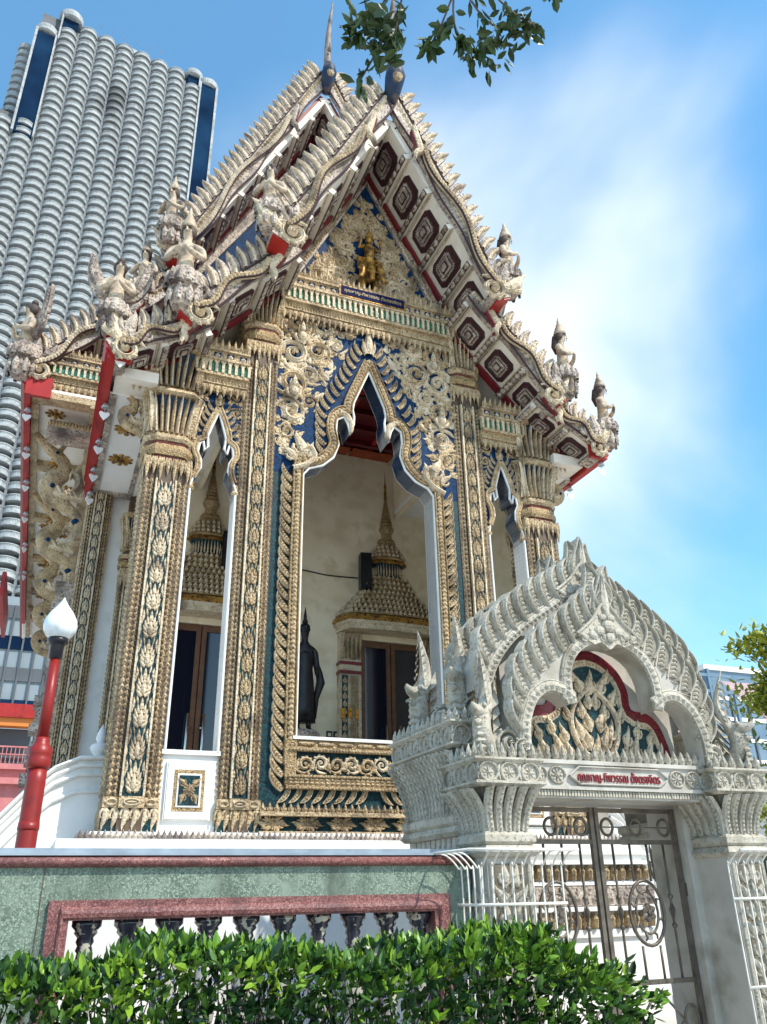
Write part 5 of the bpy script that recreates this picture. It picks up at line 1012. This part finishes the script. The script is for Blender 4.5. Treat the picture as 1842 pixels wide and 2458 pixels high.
def arch(nm, outer, inner, y0, y1, fins, tipz, boss, fs=1.0):
    full = outer + [(-x, z) for x, z in outer[-2::-1]]; inn = inner + [(-x, z) for x, z in inner[-2::-1]]
    b = MB(); n = 40
    def rs(p, n):
        L = sum(sqrt((q[0] - r[0]) ** 2 + (q[1] - r[1]) ** 2) for q, r in zip(p, p[1:])); w = walk(p, L / (n - 1) * .99999); return [(q[0], q[1]) for q in w][:n]
    io = rs(sm_pts(inn, 4), n); oo = rs(offset(outer, .16) + [(-x, z) for x, z in offset(outer, .16)[::-1]], n); k = min(len(io), len(oo)); b.band(oo[:k], io[:k], y0, y1)
    A_ = ob(nm, b.mesh(nm, 'gate_plain'), G)
    b = MB(); si = sm_pts(inn, 4)
    of = offset(si, -.055); b.ridge(of, .05, .05, y0, ((1, 0), (1, .8), (.4, 1), (-.4, 1), (-1, .8), (-1, 0))); ob('arch_band', b.mesh('arch_band', 'gate'), A_)
    b = MB(); of = offset(si, -.115); b.ridge(of, .02, .04, y0); 
    for (x, z, tx, tz) in walk(offset(si, -.055), .07): b.T = spin(x, y0 - .05, z, atan2(tx, tz)); b.bud(0, -.03, .07, .07, .025)
    for (x, z, tx, tz) in walk(offset(si, -.012), .05): b.T = spin(x, y0 - .01, z, atan2(tx, tz)); b.bud(0, -.02, .03, .04, .025)
    b.T = None; ob('arch_beading', b.mesh('arch_beading', 'gate'), A_, kind='stuff')
    for s in (1, -1):
        for i, (x, z, tx, tz) in enumerate(walk(offset(outer, .27 * fs), .19 * fs, .05)):
            ob('flame_fin', GFIN, A_, mat=spin(s * x, y0 - .01, z - .02, s * (.42 - .12 * (z - outer[0][1]) / 2), .84 * fs, -s) @ Matrix.Rotation(.30, 4, 'Z'))
    b = MB(); o = sm_pts([(.0, tipz - .62), (.16, tipz - .5), (.17, tipz - .35), (.06, tipz - .13), (0, tipz)], 4); b.prism(o + [(-x, z) for x, z in o[-2:0:-1]], y0 - .04, y1)
    b.ridge([(0, tipz - .58), (0, tipz - .4), (0, tipz - .25), (0, tipz - .06)], [.03, .08, .06, .004], .07, y0 - .04)
    ot = [(x * .8, z) for x, z in o]; b.ridge(ot, .016, .04, y0 - .04); b.ridge([(-x, z) for x, z in ot], .016, .04, y0 - .04); ob('flame_tip', b.mesh('flame_tip', 'gate'), A_)
    if boss:
        z = boss; b = MB(); P_ = sm_pts([(-.42, z - .26), (-.2, z - .08), (0, z + .14), (.2, z - .08), (.42, z - .26)], 4) + sm_pts([(.2, z - .36), (.1, z - .33), (0, z - .40), (-.1, z - .33), (-.2, z - .36)], 3); b.prism(P_, y0 - .07, y0 + .02); b.ridge(P_[:17], .018, .03, y0 - .07)
        for (x, zz, r) in ((0, z - .14, .09), (-.12, z - .2, .07), (.12, z - .2, .07), (0, z - .27, .07), (-.22, z - .25, .05), (.22, z - .25, .05), (-.06, z - .04, .05), (.06, z - .04, .05)): b.ball((x, y0 - .08, zz), r, 8, 6, 1, .6, .8)
        ob('arch_boss', b.mesh('arch_boss', 'gate'), A_)
        for k in range(6): ob('boss_leaf', GF, A_, mat=spin(-.28 + k * .112, y0 - .07, z - .33 + .03 * (k % 2), (k - 2.5) * .3, .16, 1 if k > 2 else -1))
    return A_
arch('front_arch', FX, FO, .0, .26, 1, 4.93, 4.42)
MI = [(1.34, 3.3), (1.32, 3.62), (1.22, 3.85), (1.02, 4.1), (.72, 4.33), (.40, 4.55), (.12, 4.74), (0, 4.78)]
arch('main_arch', MX, MI, .30, .48, 1, 5.5, 5.02)
arch('rear_main_arch', MX, MI, .92, 1.08, 1, 5.5, None)
gb_('barrel_roof', lambda b: [b.add([(s * p[0] * .9, y, p[1] - .12) for p in MX for y in (.48, .92)], [(2 * i, 2 * i + 1, 2 * i + 3, 2 * i + 2) for i in range(len(MX) - 1)]) for s in (1, -1)], 'gate_plain')
# tympanum: blue ground, carved flames, beaded border, maroon surround
TY = gb_('tympanum', lambda b: b.box(-1.12, 1.12, .46, .55, 2.84, 4.25), 'gate_plain')
TO = [(1.06, 2.84), (1.02, 3.1), (.93, 3.34), (.78, 3.46), (.57, 3.5), (.55, 3.72), (.44, 3.94), (.22, 4.1), (0, 4.15)]
for k, (d, y, m) in enumerate(((0, .44, 'maroon'), (.12, .42, 'cream_light'), (.2, .40, 'teal'))):
    h = offset(sm_pts(TO, 4), d); h = [(max(x, 0), max(z, 2.84)) for x, z in h]
    b = MB(); b.prism(h + [(-x, z) for x, z in h[::-1]], y, .5); ob(('maroon_surround', 'bead_border', 'tympanum_ground')[k], b.mesh('tympanum_layer', m), TY)
b = MB(); h = offset(sm_pts(TO, 4), .16)
for s in (1, -1):
    for (x, z, tx, tz) in walk([(s * max(x, 0), z) for x, z in h], .042): b.ball((x, .415, z), .018, 6, 4)
ob('bead_row', b.mesh('bead_row', 'cream_light'), TY, kind='stuff')
CF = flame_mesh('carved_flame', 'cream_light')
b = MB(); c_ = sm_pts([(0, 2.88), (.22, 3.02), (.31, 3.28), (.24, 3.5), (.0, 3.72)], 4)
for s in (1, -1): b.ridge([(s * x, z) for x, z in c_], .03, .05, .395)
ob('leaf_outline', b.mesh('leaf_outline', 'cream_light'), TY)
for (x, z, a, k) in ((0, 2.9, 0, .3), (.1, 3.0, .15, .3), (.19, 3.1, .1, .27), (.07, 3.2, .1, .28), (.16, 3.34, -.1, .24), (.05, 3.45, -.05, .24), (0, 3.62, 0, .3), (.12, 3.62, .25, .27), (.26, 3.5, .3, .26), (.33, 3.3, .2, .24), (.4, 3.05, .15, .26), (.36, 2.88, .1, .26), (.22, 3.75, .2, .2), (.5, 2.88, .05, .34), (.56, 3.14, .1, .24), (.68, 2.88, .15, .3), (.72, 3.08, .2, .22), (.84, 2.88, .1, .26)):
    for s in ((1, -1) if x else (1,)): ob('carved_flame', CF, TY, mat=spin(s * x, .395, z, s * a, k, s) @ Matrix.Diagonal((.72, 1.2, 1, 1)))
# ---- iron gate leaves
for s in (-1, 1):
    def frame(b):
        b.box(*sorted((s * .012, s * .058)), .61, .66, .06, 2.44); b.box(*sorted((s * 1.04, s * 1.09)), .61, .66, .06, 2.44)
        for z in (.06, .74, 2.07, 2.39): b.box(*sorted((s * .059, s * 1.039)), .615, .655, z, z + .045)
        b.box(*sorted((s * .062, s * 1.037)), .628, .642, 2.235, 2.25)
    Lf = ob('gate_leaf', (lambda b: (frame(b), b.mesh('gate_leaf', 'iron'))[1])(MB()), G)
    def ring(b, cx, cz, rx, rz, r): b.tube([(cx + rx * cos(2 * pi * i / 24), .635, cz + rz * sin(2 * pi * i / 24)) for i in range(25)], r, 7, cap=False)
    for i in range(3):
        b = MB(); b.smooth = True; ring(b, s * (.17 + i * .38), 2.243, .075, .085, .016); ob('ring', b.mesh('ring', 'iron'), Lf)
    for i in range(4):
        x = s * (.21 + i * .225); b = MB(); b.smooth = True
        if i in (0, 3):
            b.tube([(x, .635, .785), (x, .635, 2.07)], .014, 7); b.ball((x, .635, 1.55), .03, 8, 6); b.ball((x, .635, 1.27), .03, 8, 6)
            for q in range(4): a = q * pi / 2; b.tube([(x + .0, .635, 1.5), (x + .035 * cos(a), .635 + .035 * sin(a), 1.42), (x, .635, 1.31)], .008, 5)
        else:
            b.tube([(x, .635, 1.70), (x, .635, 2.07)], .014, 7); lb = MB(); lb.smooth = True; lb.tube([(x, .635, .785), (x, .635, 1.09)], .014, 7); ob('lower_bar', lb.mesh('lower_bar', 'iron'), Lf)
        ob('bar', b.mesh('bar', 'iron'), Lf)
    b = MB(); b.smooth = True; cx = s * .55; ring(b, cx, 1.40, .22, .31, .018); ring(b, cx, 1.40, .14, .2, .014)
    for q in range(8): a = q * pi / 4 + .4; b.tube([(cx + .14 * cos(a), .635, 1.4 + .2 * sin(a)), (cx + .17 * cos(a + .15), .635, 1.4 + .25 * sin(a + .15)), (cx + .2 * cos(a + .05), .635, 1.4 + .28 * sin(a + .05))], [.016, .012, .008], 6)
    ob('oval_ring', b.mesh('oval_ring', 'iron'), Lf)
    gb_('iron_flower', lambda b: [b.ridge([(cx + .02 * sin(a), 1.4 + .02 * cos(a)), (cx + .06 * sin(a), 1.4 + .06 * cos(a)), (cx + .09 * sin(a), 1.4 + .09 * cos(a))], [.02, .05, .02], .03, .625) for a in [2 * pi * k / 6 for k in range(6)]] + [b.ball((cx, .6, 1.4), .03, 8, 6)], 'iron', Lf)
    b = MB(); b.smooth = True
    for q in (-1, 1): ring(b, cx + q * .38, .42, .085, .12, .016); b.tube([(cx, .635, .12), (cx + q * .28, .635, .42), (cx, .635, .7)], .014, 6)
    ob('lower_grille', b.mesh('lower_grille', 'iron'), Lf)
    gb_('hinge', lambda b: b.box(*sorted((s * 1.085, s * 1.105)), .6, .67, 1.55, 1.68), 'iron', Lf)
# ---- white rod guards round the gate posts
for s in (-1, 1):
    RG = thing('rod_guard', ('white climbing guard of bent rods round the left gate post', 'white climbing guard of bent rods round the right gate post')[(s + 1) // 2], 'railing', (1.09 + s * 1.42, -4.3, 0), 'rod guards on the gate posts')
    for i in range(9):
        x = -.42 + i * .105; b = MB(); b.smooth = True; b.tube(sm_pts([(x, -.17, .3), (x, -.17, 1.72), (x, -.2, 1.84), (x - (.03 if i == 0 else 0) * s * 0, -.32, 1.94), (x, -.42, 1.955)], 4), .0085, 6); ob('rod', b.mesh('rod', 'white_metal'), RG)
    for i in range(9):
        y = -.14 + i * .12; b = MB(); b.smooth = True; xx = s * .42; b.tube(sm_pts([(xx, y, .3), (xx, y, 1.7), (xx + s * .03, y, 1.82), (xx + s * .14, y, 1.93), (xx + s * .25, y, 1.955)], 4), .0085, 6); ob('rod', b.mesh('rod', 'white_metal'), RG)
    for z in (.75, 1.52):
        b = MB(); b.smooth = True; b.tube([(-s * .44, -.185, z), (s * .432, -.185, z), (s * .432, .85, z)], .014, 6); ob('rail', b.mesh('rail', 'white_metal'), RG)
    b = MB(); b.smooth = True; b.tube([(-s * .46, -.42, 1.96), (s * .66, -.42, 1.96), (s * .68, .85, 1.96)], .015, 6); ob('top_rail', b.mesh('top_rail', 'white_metal'), RG)
b = MB(); b.box(2.95, 9, .1, .45, 0, 1.93); o = ob('boundary_wall', b.mesh('boundary_wall', 'terrazzo')); o.location = W(0, -4.3, 0); o.rotation_euler = (0, 0, TH); tag(o, 'dark green terrazzo wall stub right of the gateway', 'wall')
# ------------------------------------------------------------------ vegetation
def leaf_mesh(name, mat, w=.42):
    b = MB(); b.add([(0, 0, 0), (w * .5, -.03, .35), (w * .42, .0, .7), (0, .06, 1), (-w * .42, .0, .7), (-w * .5, -.03, .35), (0, .06, .35), (0, .08, .7)], [(0, 1, 6), (1, 2, 7, 6), (2, 3, 7), (0, 6, 5), (5, 6, 7, 4), (4, 7, 3)]); return b.mesh(name, mat)
def frame_to(d, up, s):
    d = d.normalized(); x = d.cross(up); x = x.normalized() if x.length > 1e-3 else d.orthogonal().normalized(); y = d.cross(x).normalized() * -1
    return Matrix(((x.x * s, y.x * s, d.x * s, 0), (x.y * s, y.y * s, d.y * s, 0), (x.z * s, y.z * s, d.z * s, 0), (0, 0, 0, 1)))
def rv(a=1.0): return Vector((rnd.uniform(-a, a), rnd.uniform(-a, a), rnd.uniform(-a, a)))
LEAFSHAPE = ([(0, 0, 0), (.21, -.03, .35), (.17, .0, .7), (0, .06, 1), (-.17, .0, .7), (-.21, -.03, .35), (0, .06, .35), (0, .08, .7)], [(0, 1, 6), (1, 2, 7, 6), (2, 3, 7), (0, 6, 5), (5, 6, 7, 4), (4, 7, 3)])
def leaves_into(b, mats):
    for m in mats: b.T = m; b.add(*LEAFSHAPE)
    b.T = None
HE = thing('hedge', 'clipped green leafy hedge along the foot of the wall', 'hedge', (0, -5.9, 0))
LM = [leaf_mesh('leaf', 'leaf'), leaf_mesh('leaf', 'leaf_young'), leaf_mesh('leaf', 'leaf_dark')]
def hedge():
    bs = [MB(), MB(), MB()]; singles = []
    def top(x): return 1.27 + .045 * sin(x * 3.1) + .03 * sin(x * 8.3 + 1) + (-.03 if x < -4 else 0)
    for i in range(9500):
        x = rnd.uniform(-5.4, -.62); right = max(0, (x + 1.35) / .75); t = top(x) - right * .34 * rnd.uniform(.5, 1)
        if right > .0 and rnd.random() < right * .35: continue
        u = rnd.random()
        if u < .30: p = Vector((x, rnd.uniform(-.62, .5), t + rnd.uniform(-.07, .05))); out = Vector((0, -.25, 1))
        else: p = Vector((x, -.56 + rnd.uniform(-.10, .18), t - (rnd.random() ** 1.05) * .95)); out = Vector((0, -.9, .55))
        if right > .3: out += Vector((.5, 0, 0))
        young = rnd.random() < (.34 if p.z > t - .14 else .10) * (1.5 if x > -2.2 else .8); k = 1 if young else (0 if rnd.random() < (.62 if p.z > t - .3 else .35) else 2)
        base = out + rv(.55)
        for j in range(rnd.choice((2, 3, 3, 4)) if young else 2):
            d = base + rv(.75); s = rnd.choice((.04, .055, .07, .085, .1)) * rnd.uniform(.85, 1.1)
            m = Matrix.Translation(p + rv(.015)) @ frame_to(d, rv(1), s)
            if len(singles) < 300 and p.y < -.5 and p.z > .95 and rnd.random() < .12: singles.append((k, m))
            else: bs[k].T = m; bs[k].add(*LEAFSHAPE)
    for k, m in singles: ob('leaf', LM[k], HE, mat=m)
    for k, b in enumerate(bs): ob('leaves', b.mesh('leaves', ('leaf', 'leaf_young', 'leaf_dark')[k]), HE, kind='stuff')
    b = MB()
    for i in range(260):
        x = rnd.uniform(-5.4, -.8); y = rnd.uniform(-.5, .4); b.tube([(x, y, 0), (x + rnd.uniform(-.1, .1), y + rnd.uniform(-.1, .1), .6), (x + rnd.uniform(-.2, .2), y + rnd.uniform(-.15, .1), top(x) - rnd.uniform(.08, .3) - max(0, (x + 1.35) * .4))], [.012, .009, .004], 4)
    ob('twigs', b.mesh('twigs', 'bark'), HE, kind='stuff')
hedge()
# overhanging branch close to the camera
BR = thing('tree_branch', 'dark leafy branch hanging into the top of the view in front of the sky', 'branch', (.2, 3.2, 6.9), raw=True)
def branch():
    O = Vector((.2, 3.2, 6.9)); n = 0; LB = leaf_mesh('leaf', 'branch_leaf', .5); b = MB(); b.smooth = True; ms = []
    stems = [[(.3, 3.0, 7.2), (.17, 3.25, 6.68), (.13, 3.34, 6.5)], [(.2, 3.1, 6.9), (.0, 3.3, 6.62), (-.13, 3.36, 6.57)], [(.17, 3.25, 6.68), (.02, 3.42, 6.5), (-.1, 3.56, 6.4)], [(.55, 3.0, 7.1), (.5, 3.25, 6.62), (.56, 3.38, 6.52), (.66, 3.44, 6.46)], [(.52, 3.15, 6.8), (.72, 3.3, 6.58), (.95, 3.32, 6.5)], [(.5, 3.2, 6.7), (.4, 3.36, 6.55), (.33, 3.42, 6.52)], [(.6, 3.1, 6.8), (.85, 3.24, 6.6), (1.02, 3.3, 6.52)], [(1.15, 3.0, 6.9), (1.10, 3.15, 6.62)], [(-.02, 3.25, 6.66), (-.14, 3.3, 6.58)]]
    for st in stems:
        st = [Vector(p) for p in st]; b.tube([p - O for p in sm_pts([tuple(p) for p in st], 4)] if False else [Vector(p) - O for p in sm_pts([tuple(p) for p in st], 4)], .007, 5)
        pts = [Vector(p) for p in sm_pts([tuple(p) for p in st], 5)]
        for i, p in enumerate(pts[len(pts) // 3:]):
            for j in range(3):
                d = (pts[-1] - pts[0]).normalized() * .6 + rv(.9) + Vector((0, 0, -.2)); ms.append(Matrix.Translation(p - O + rv(.035)) @ frame_to(d, rv(1), rnd.uniform(.07, .125)))
    for (cx, cy, cz, r, k) in ((-.02, 3.32, 6.6, .14, 60), (.09, 3.4, 6.52, .11, 36), (.68, 3.40, 6.50, .12, 50), (.86, 3.36, 6.5, .1, 26)):
        for i in range(k): p = Vector((cx, cy, cz)) + rv(r); ms.append(Matrix.Translation(p - O) @ frame_to(rv(1) + Vector((0, 0, -.3)), rv(1), rnd.uniform(.07, .12)))
    rest = MB(); leaves_into(rest, ms[300:]); ob('leaves', rest.mesh('leaves', 'branch_leaf'), BR, kind='stuff')
    for m in ms[:300]: ob('leaf', LB, BR, mat=m)
    ob('twig', b.mesh('twig', 'bark'), BR, kind='stuff')
branch()
def tree(name, label, x, y, h, r, zc, mat, n, trunk=.16, ls=(.14, .24), squash=.8):
    t = thing(name, label, 'tree', (x, y, 0)); b = MB(); b.smooth = True
    b.tube([(0, 0, 0), (.05, 0, h * .3), (0, .05, h * .6), (.1, 0, h * .9)], [trunk, trunk * .8, trunk * .55, trunk * .15], 9)
    tips = []
    for i in range(16):
        a = rnd.uniform(0, 6.28); z0 = h * rnd.uniform(.3, .8); L = r * rnd.uniform(.5, .95); e = Vector((cos(a) * L, sin(a) * L, z0 + rnd.uniform(.0, .35) * r)); b.tube([(0, 0, z0), (e.x * .5, e.y * .5, (z0 + e.z) / 2 + .1), tuple(e)], [trunk * .4, trunk * .25, .02], 6); tips.append(e)
    ob('trunk', b.mesh('trunk', 'bark'), t); b = MB()
    clumps = [e + rv(.2) for e in tips] + [Vector((rnd.uniform(-1, 1) * r * .8, rnd.uniform(-1, 1) * r * .8, zc + rnd.uniform(-1, 1) * r * squash)) for i in range(34)]
    for i in range(n):
        c = rnd.choice(clumps); p = c + Vector((rnd.gauss(0, .26 * r), rnd.gauss(0, .26 * r), rnd.gauss(0, .10 * r))); b.T = Matrix.Translation(p) @ frame_to(rv(1) + Vector((0, 0, .1)), rv(.4) + Vector((0, 0, 1)), rnd.uniform(*ls)); b.add(*LEAFSHAPE)
    b.T = None; ob('crown', b.mesh('crown', mat), t, kind='stuff')
tree('garden_tree', 'yellow green layered tree beyond the right gate post', 19.4, 8, 9.0, 2.0, 5.8, 'leaf_yellow', 26000, .16, (.20, .38), 1.9)
tree('garden_tree', 'yellow green bush seen through the iron gate above the stair parapet', 12.9, 12, 5.2, 1.5, 3.3, 'leaf_yellow', 6000)
tree('garden_tree', 'smaller bright green tree low behind the right gate post', 16.2, 6.5, 4.0, 1.2, 2.6, 'leaf_yellow', 4500)
PT = thing('planter_bowl', 'dark red planter bowl beside the right gate post', 'planter', (6.3, -1.3, 0)); b = MB(); b.smooth = True; b.lathe([(.18, 0), (.2, 1.55), (.36, 1.72), (.46, 1.86), (.46, 1.92), (.40, 1.93), (.36, 1.86)], 24); ob('bowl', b.mesh('bowl', 'red'), PT)
# ------------------------------------------------------------------ tower with scalloped balconies
ta = radians(30); te = Vector((cos(ta), sin(ta), 0)); tn = Vector((-sin(ta), cos(ta), 0))
TW = thing('apartment_tower', 'tall white apartment tower with columns of scalloped round balconies', 'tower', te * 0 + tn * 195, raw=True, rz=ta)
def tower():
    boxes('tower_body', [(-9, 49, 2.6, 26, 0, 262), (-60, -9, 2.6, 22, 0, 214), (-9.6, -3.7, 1.8, 8, 0, 212)], 'tower_wall', TW)
    R = 2.98; seg = 12
    b = MB()
    def arcp(r, z, n=seg): return [(-r * cos(pi * i / n), 2.6 - r * sin(pi * i / n) * 1.08, z) for i in range(n + 1)]
    def strip(a, c): n = len(a); b.add(a + c, [(i, i + 1, n + i + 1, n + i) for i in range(n - 1)])
    b.add(arcp(R, 0), [tuple(range(seg + 1))]); strip(arcp(R, 0), arcp(R, .95)); b.cur = 1; strip(arcp(R - .16, .95), arcp(R - .16, 1.5)); b.cur = 0
    strip(arcp(R + .06, 1.5), arcp(R + .06, 1.72)); strip(arcp(R - .25, 1.72), arcp(R + .06, 1.72)); strip(arcp(R + .06, 1.5), arcp(R - .3, 1.5)); strip(arcp(R, .95), arcp(R - .3, .95))
    for i in range(26):
        a = pi * (i + .5) / 26; x, y = -(R - .06) * cos(a), 2.6 - (R - .06) * sin(a) * 1.08; b.T = Matrix.Translation((x, y, 0)) @ Matrix.Rotation(atan2(-cos(a), sin(a)) * 1, 4, 'Z'); b.add([(-.12, 0, .95), (.12, 0, .95), (.12, 0, 1.5), (-.12, 0, 1.5)], [(0, 1, 2, 3)])
    b.T = None; bal = b.mesh('balcony', ['concrete', 'baluster_shade'])
    spots = []
    for c in range(-5, 8):
        x = -.75 + 5.87 * c; ztop = (212 - (0 if c == -1 else 1.5)) if c < 0 else (257.5 if c in (0, 7) else 262)
        z = ztop - 3.2
        while z > 58: spots.append((x, z)); z -= 3.2
    org = TW.location; vis = []
    for (x, z) in spots:
        p = org + te * x; vis.append(((p - Vector((0, 0, 1.6))).length + abs(z - 150) * .2 + (300 if x < -14 else 0) + (80 if z < 85 else 0), x, z))
    vis.sort(); st = MB(); vv = [tuple(v.co) for v in bal.vertices]; ff = [tuple(p.vertices) for p in bal.polygons]; mi = [p.material_index for p in bal.polygons]
    for i, (_, x, z) in enumerate(vis):
        if i < 300: ob('balcony', bal, TW, (x, 0, z))
        else:
            o = len(st.v); st.v += [(a + x, b_, c + z) for a, b_, c in vv]; st.f += [[q + o for q in f] for f in ff]; st.m += mi; st.sm += [False] * len(ff)
    ob('balconies', st.mesh('balconies', ['concrete', 'baluster_shade']), TW, kind='stuff')
    boxes('column_gap_shade', [(-3.68 + 5.87 * k - .35, -3.68 + 5.87 * k + .35, 1.3, 2.6, 0, 258 if 0 <= k <= 8 else 210) for k in range(-4, 9)], 'baluster_shade', TW)  # dark strips painting the shade in the gaps between balcony columns
    boxes('glass_strip', [(42.9, 47.9, -.2, 2.6, 0, 258.5)], 'tower_glass', TW); boxes('strip_edge', [(42.3, 42.88, -.5, 2.6, 0, 259), (47.92, 48.7, -.6, 24, 0, 259)], 'concrete', TW)
    boxes('glass_strip', [(-9.3, -4.2, .2, 2.6, 205, 250)], 'tower_glass', TW); boxes('strip_edge', [(-4.18, -3.7, -.3, 2.6, 205, 251), (-10.0, -9.32, -.3, 4, 205, 251)], 'concrete', TW)
    # round crown caps over the ends
    def cap(x, y, r, z, h=3.0):
        b = MB(); b.smooth = False; b.lathe([(r * .8, 0), (r, .3), (r * 1.04, h * .5), (r * 1.04, h * .8), (r * .95, h)], 28, (x, y, z)); ob('crown_cap', b.mesh('crown_cap', 'concrete'), TW)
    cap(-.75, 2.2, 3.6, 261.5); cap(-6.8, 2.6, 3.4, 251); cap(40.3, 2.2, 3.2, 261.0, 2.6); cap(45.6, 2.4, 3.7, 258.6)
    boxes('crown_recess', [(-2.9, 1.6, .6, 4, 257, 261.6), (38.2, 42.6, .6, 4, 257, 261.2)], 'tower_glass', TW)
    boxes('crown_post', [(-3.6, -3.1, -.2, .5, 250, 262), (41.9, 42.4, -.4, .4, 256, 261.5)], 'concrete', TW)
    b = MB(); b.lathe([(9.5, 262), (9.5, 265.2)], 40, (19, 13, 0)); ob('roof_parapet', b.mesh('roof_parapet', 'concrete'), TW)
    for k in range(6): boxes('antenna', [(8 + k * 4, 8.15 + k * 4, 1.5, 1.65, 265.5, 268)], 'tower_wall', TW)
    b = MB()   # balcony column on the far left flank
    for i in range(30): b.T = Matrix.Translation((-11.2, 8 , 247 - i * 3.2)); b.add([(-2.6 * cos(pi * j / 8), -2.6 * sin(pi * j / 8), zz) for zz in (0, 1.9) for j in range(9)], [(j, j + 1, j + 10, j + 9) for j in range(8)] + [tuple(range(9))])
    b.T = None; ob('flank_balconies', b.mesh('flank_balconies', 'concrete'), TW, kind='stuff')
tower()
# ------------------------------------------------------------------ distant neighbours
def bld(name, label, cat, loc): return thing(name, label, cat, loc)
NB = bld('pink_house', 'low pink and orange building with railed balcony at the left edge beyond the temple', 'building', (-6.9, 40, 0))
boxes('wall', [(-6, 2.2, 0, 8, 0, 8.4)], 'pink', NB); boxes('pink_ledge', [(-6, 2.3, -.3, .0, 8.4, 8.7), (-6, 2.1, -.5, .0, 7.6, 7.9)], 'pink', NB); boxes('orange_fascia', [(-6, 2.0, -.6, .2, 10.7, 11.15)], 'orange_paint', NB); boxes('red_fascia', [(-6, 2.2, -.8, .2, 11.15, 11.9)], 'red', NB); boxes('room_wall', [(-6, 1.6, .4, 7, 8.7, 10.7)], 'tower_wall', NB)
for k in range(14): boxes('baluster', [(-1.5 + k * .22, -1.46 + k * .22, -.1, -.05, 8.75, 9.6)], 'pink', NB)
boxes('rail', [(-6, 1.8, -.12, -.03, 9.6, 9.68), (-6, 1.8, -.12, -.03, 9.2, 9.25)], 'pink', NB)
NC = bld('glass_block', 'pale glass office block at the left edge behind the pink building', 'building', (-7.4, 60, 0))
boxes('wall', [(-20, 4, 0, 10, 0, 25)], 'pale_glass', NC)
for k in range(4): boxes('window', [(-14, 3.4, -.15, 0, 15.3 + k * 2.6, 16.4 + k * 2.6)], 'tower_wall' if k % 2 else 'tower_glass', NC)
for k in range(6): boxes('mullion', [(-2 + k, -1.85 + k, -.25, -.16, 15.3, 24.2)], 'tower_wall', NC)
ND = bld('office_tower', 'distant blue glass office tower just right of the gateway top', 'building', (79.5, 75, 0))
boxes('wall', [(0, 14, 0, 10, 0, 29.5)], 'blue_glass', ND); boxes('roof_slab', [(-.3, 14.3, -.3, 10.3, 29.5, 30.2)], 'white', ND)
for k in range(9): boxes('floor_band', [(-.05, 14.05, -.12, .0, 3 + k * 2.8, 3.5 + k * 2.8)], 'white', ND)
for k in range(5): boxes('mullion', [(.5 + k * 3, .8 + k * 3, -.2, -.121, 1, 27.4)], 'tower_wall', ND)
NE = bld('tiled_roof_house', 'house with a faded pink tiled roof behind the yellow green tree', 'house', (29.0, 14, 0))
boxes('wall', [(-4, 6, 0, 6, 0, 6.5)], 'white', NE)
b = MB()
for r in range(16):
    y = -.6 + r * .25; z = 6.3 + r * .26; b.add([(-4.6, y, z), (6.6, y, z), (6.6, y + .3, z + .27), (-4.6, y + .3, z + .27), (-4.6, y, z - .06), (6.6, y, z - .06)], [(0, 1, 2, 3), (4, 5, 1, 0)])
ob('roof', b.mesh('roof', 'pink_tile'), NE)
NF = bld('scaffold_frame', 'blue steel frame on a rooftop right of the gateway finials', 'frame', (52.5, 50, 18.6))
for (x, z, w, h) in ((0, -6, .3, 9.6), (3, -6, .3, 9.0), (6, -6, .3, 8.0)): boxes('frame_post', [(x, x + w, 0, .3, z, z + h)], 'blue_glass', NF)
for z in (0.6, 2.2): boxes('frame_beam', [(.31, 6, .02, .28, z, z + .3)], 'blue_glass', NF)
b = MB(); b.box(-1, 8, 1, 6, -18.6, -3); ob('podium', b.mesh('podium', 'blue_glass'), NF)
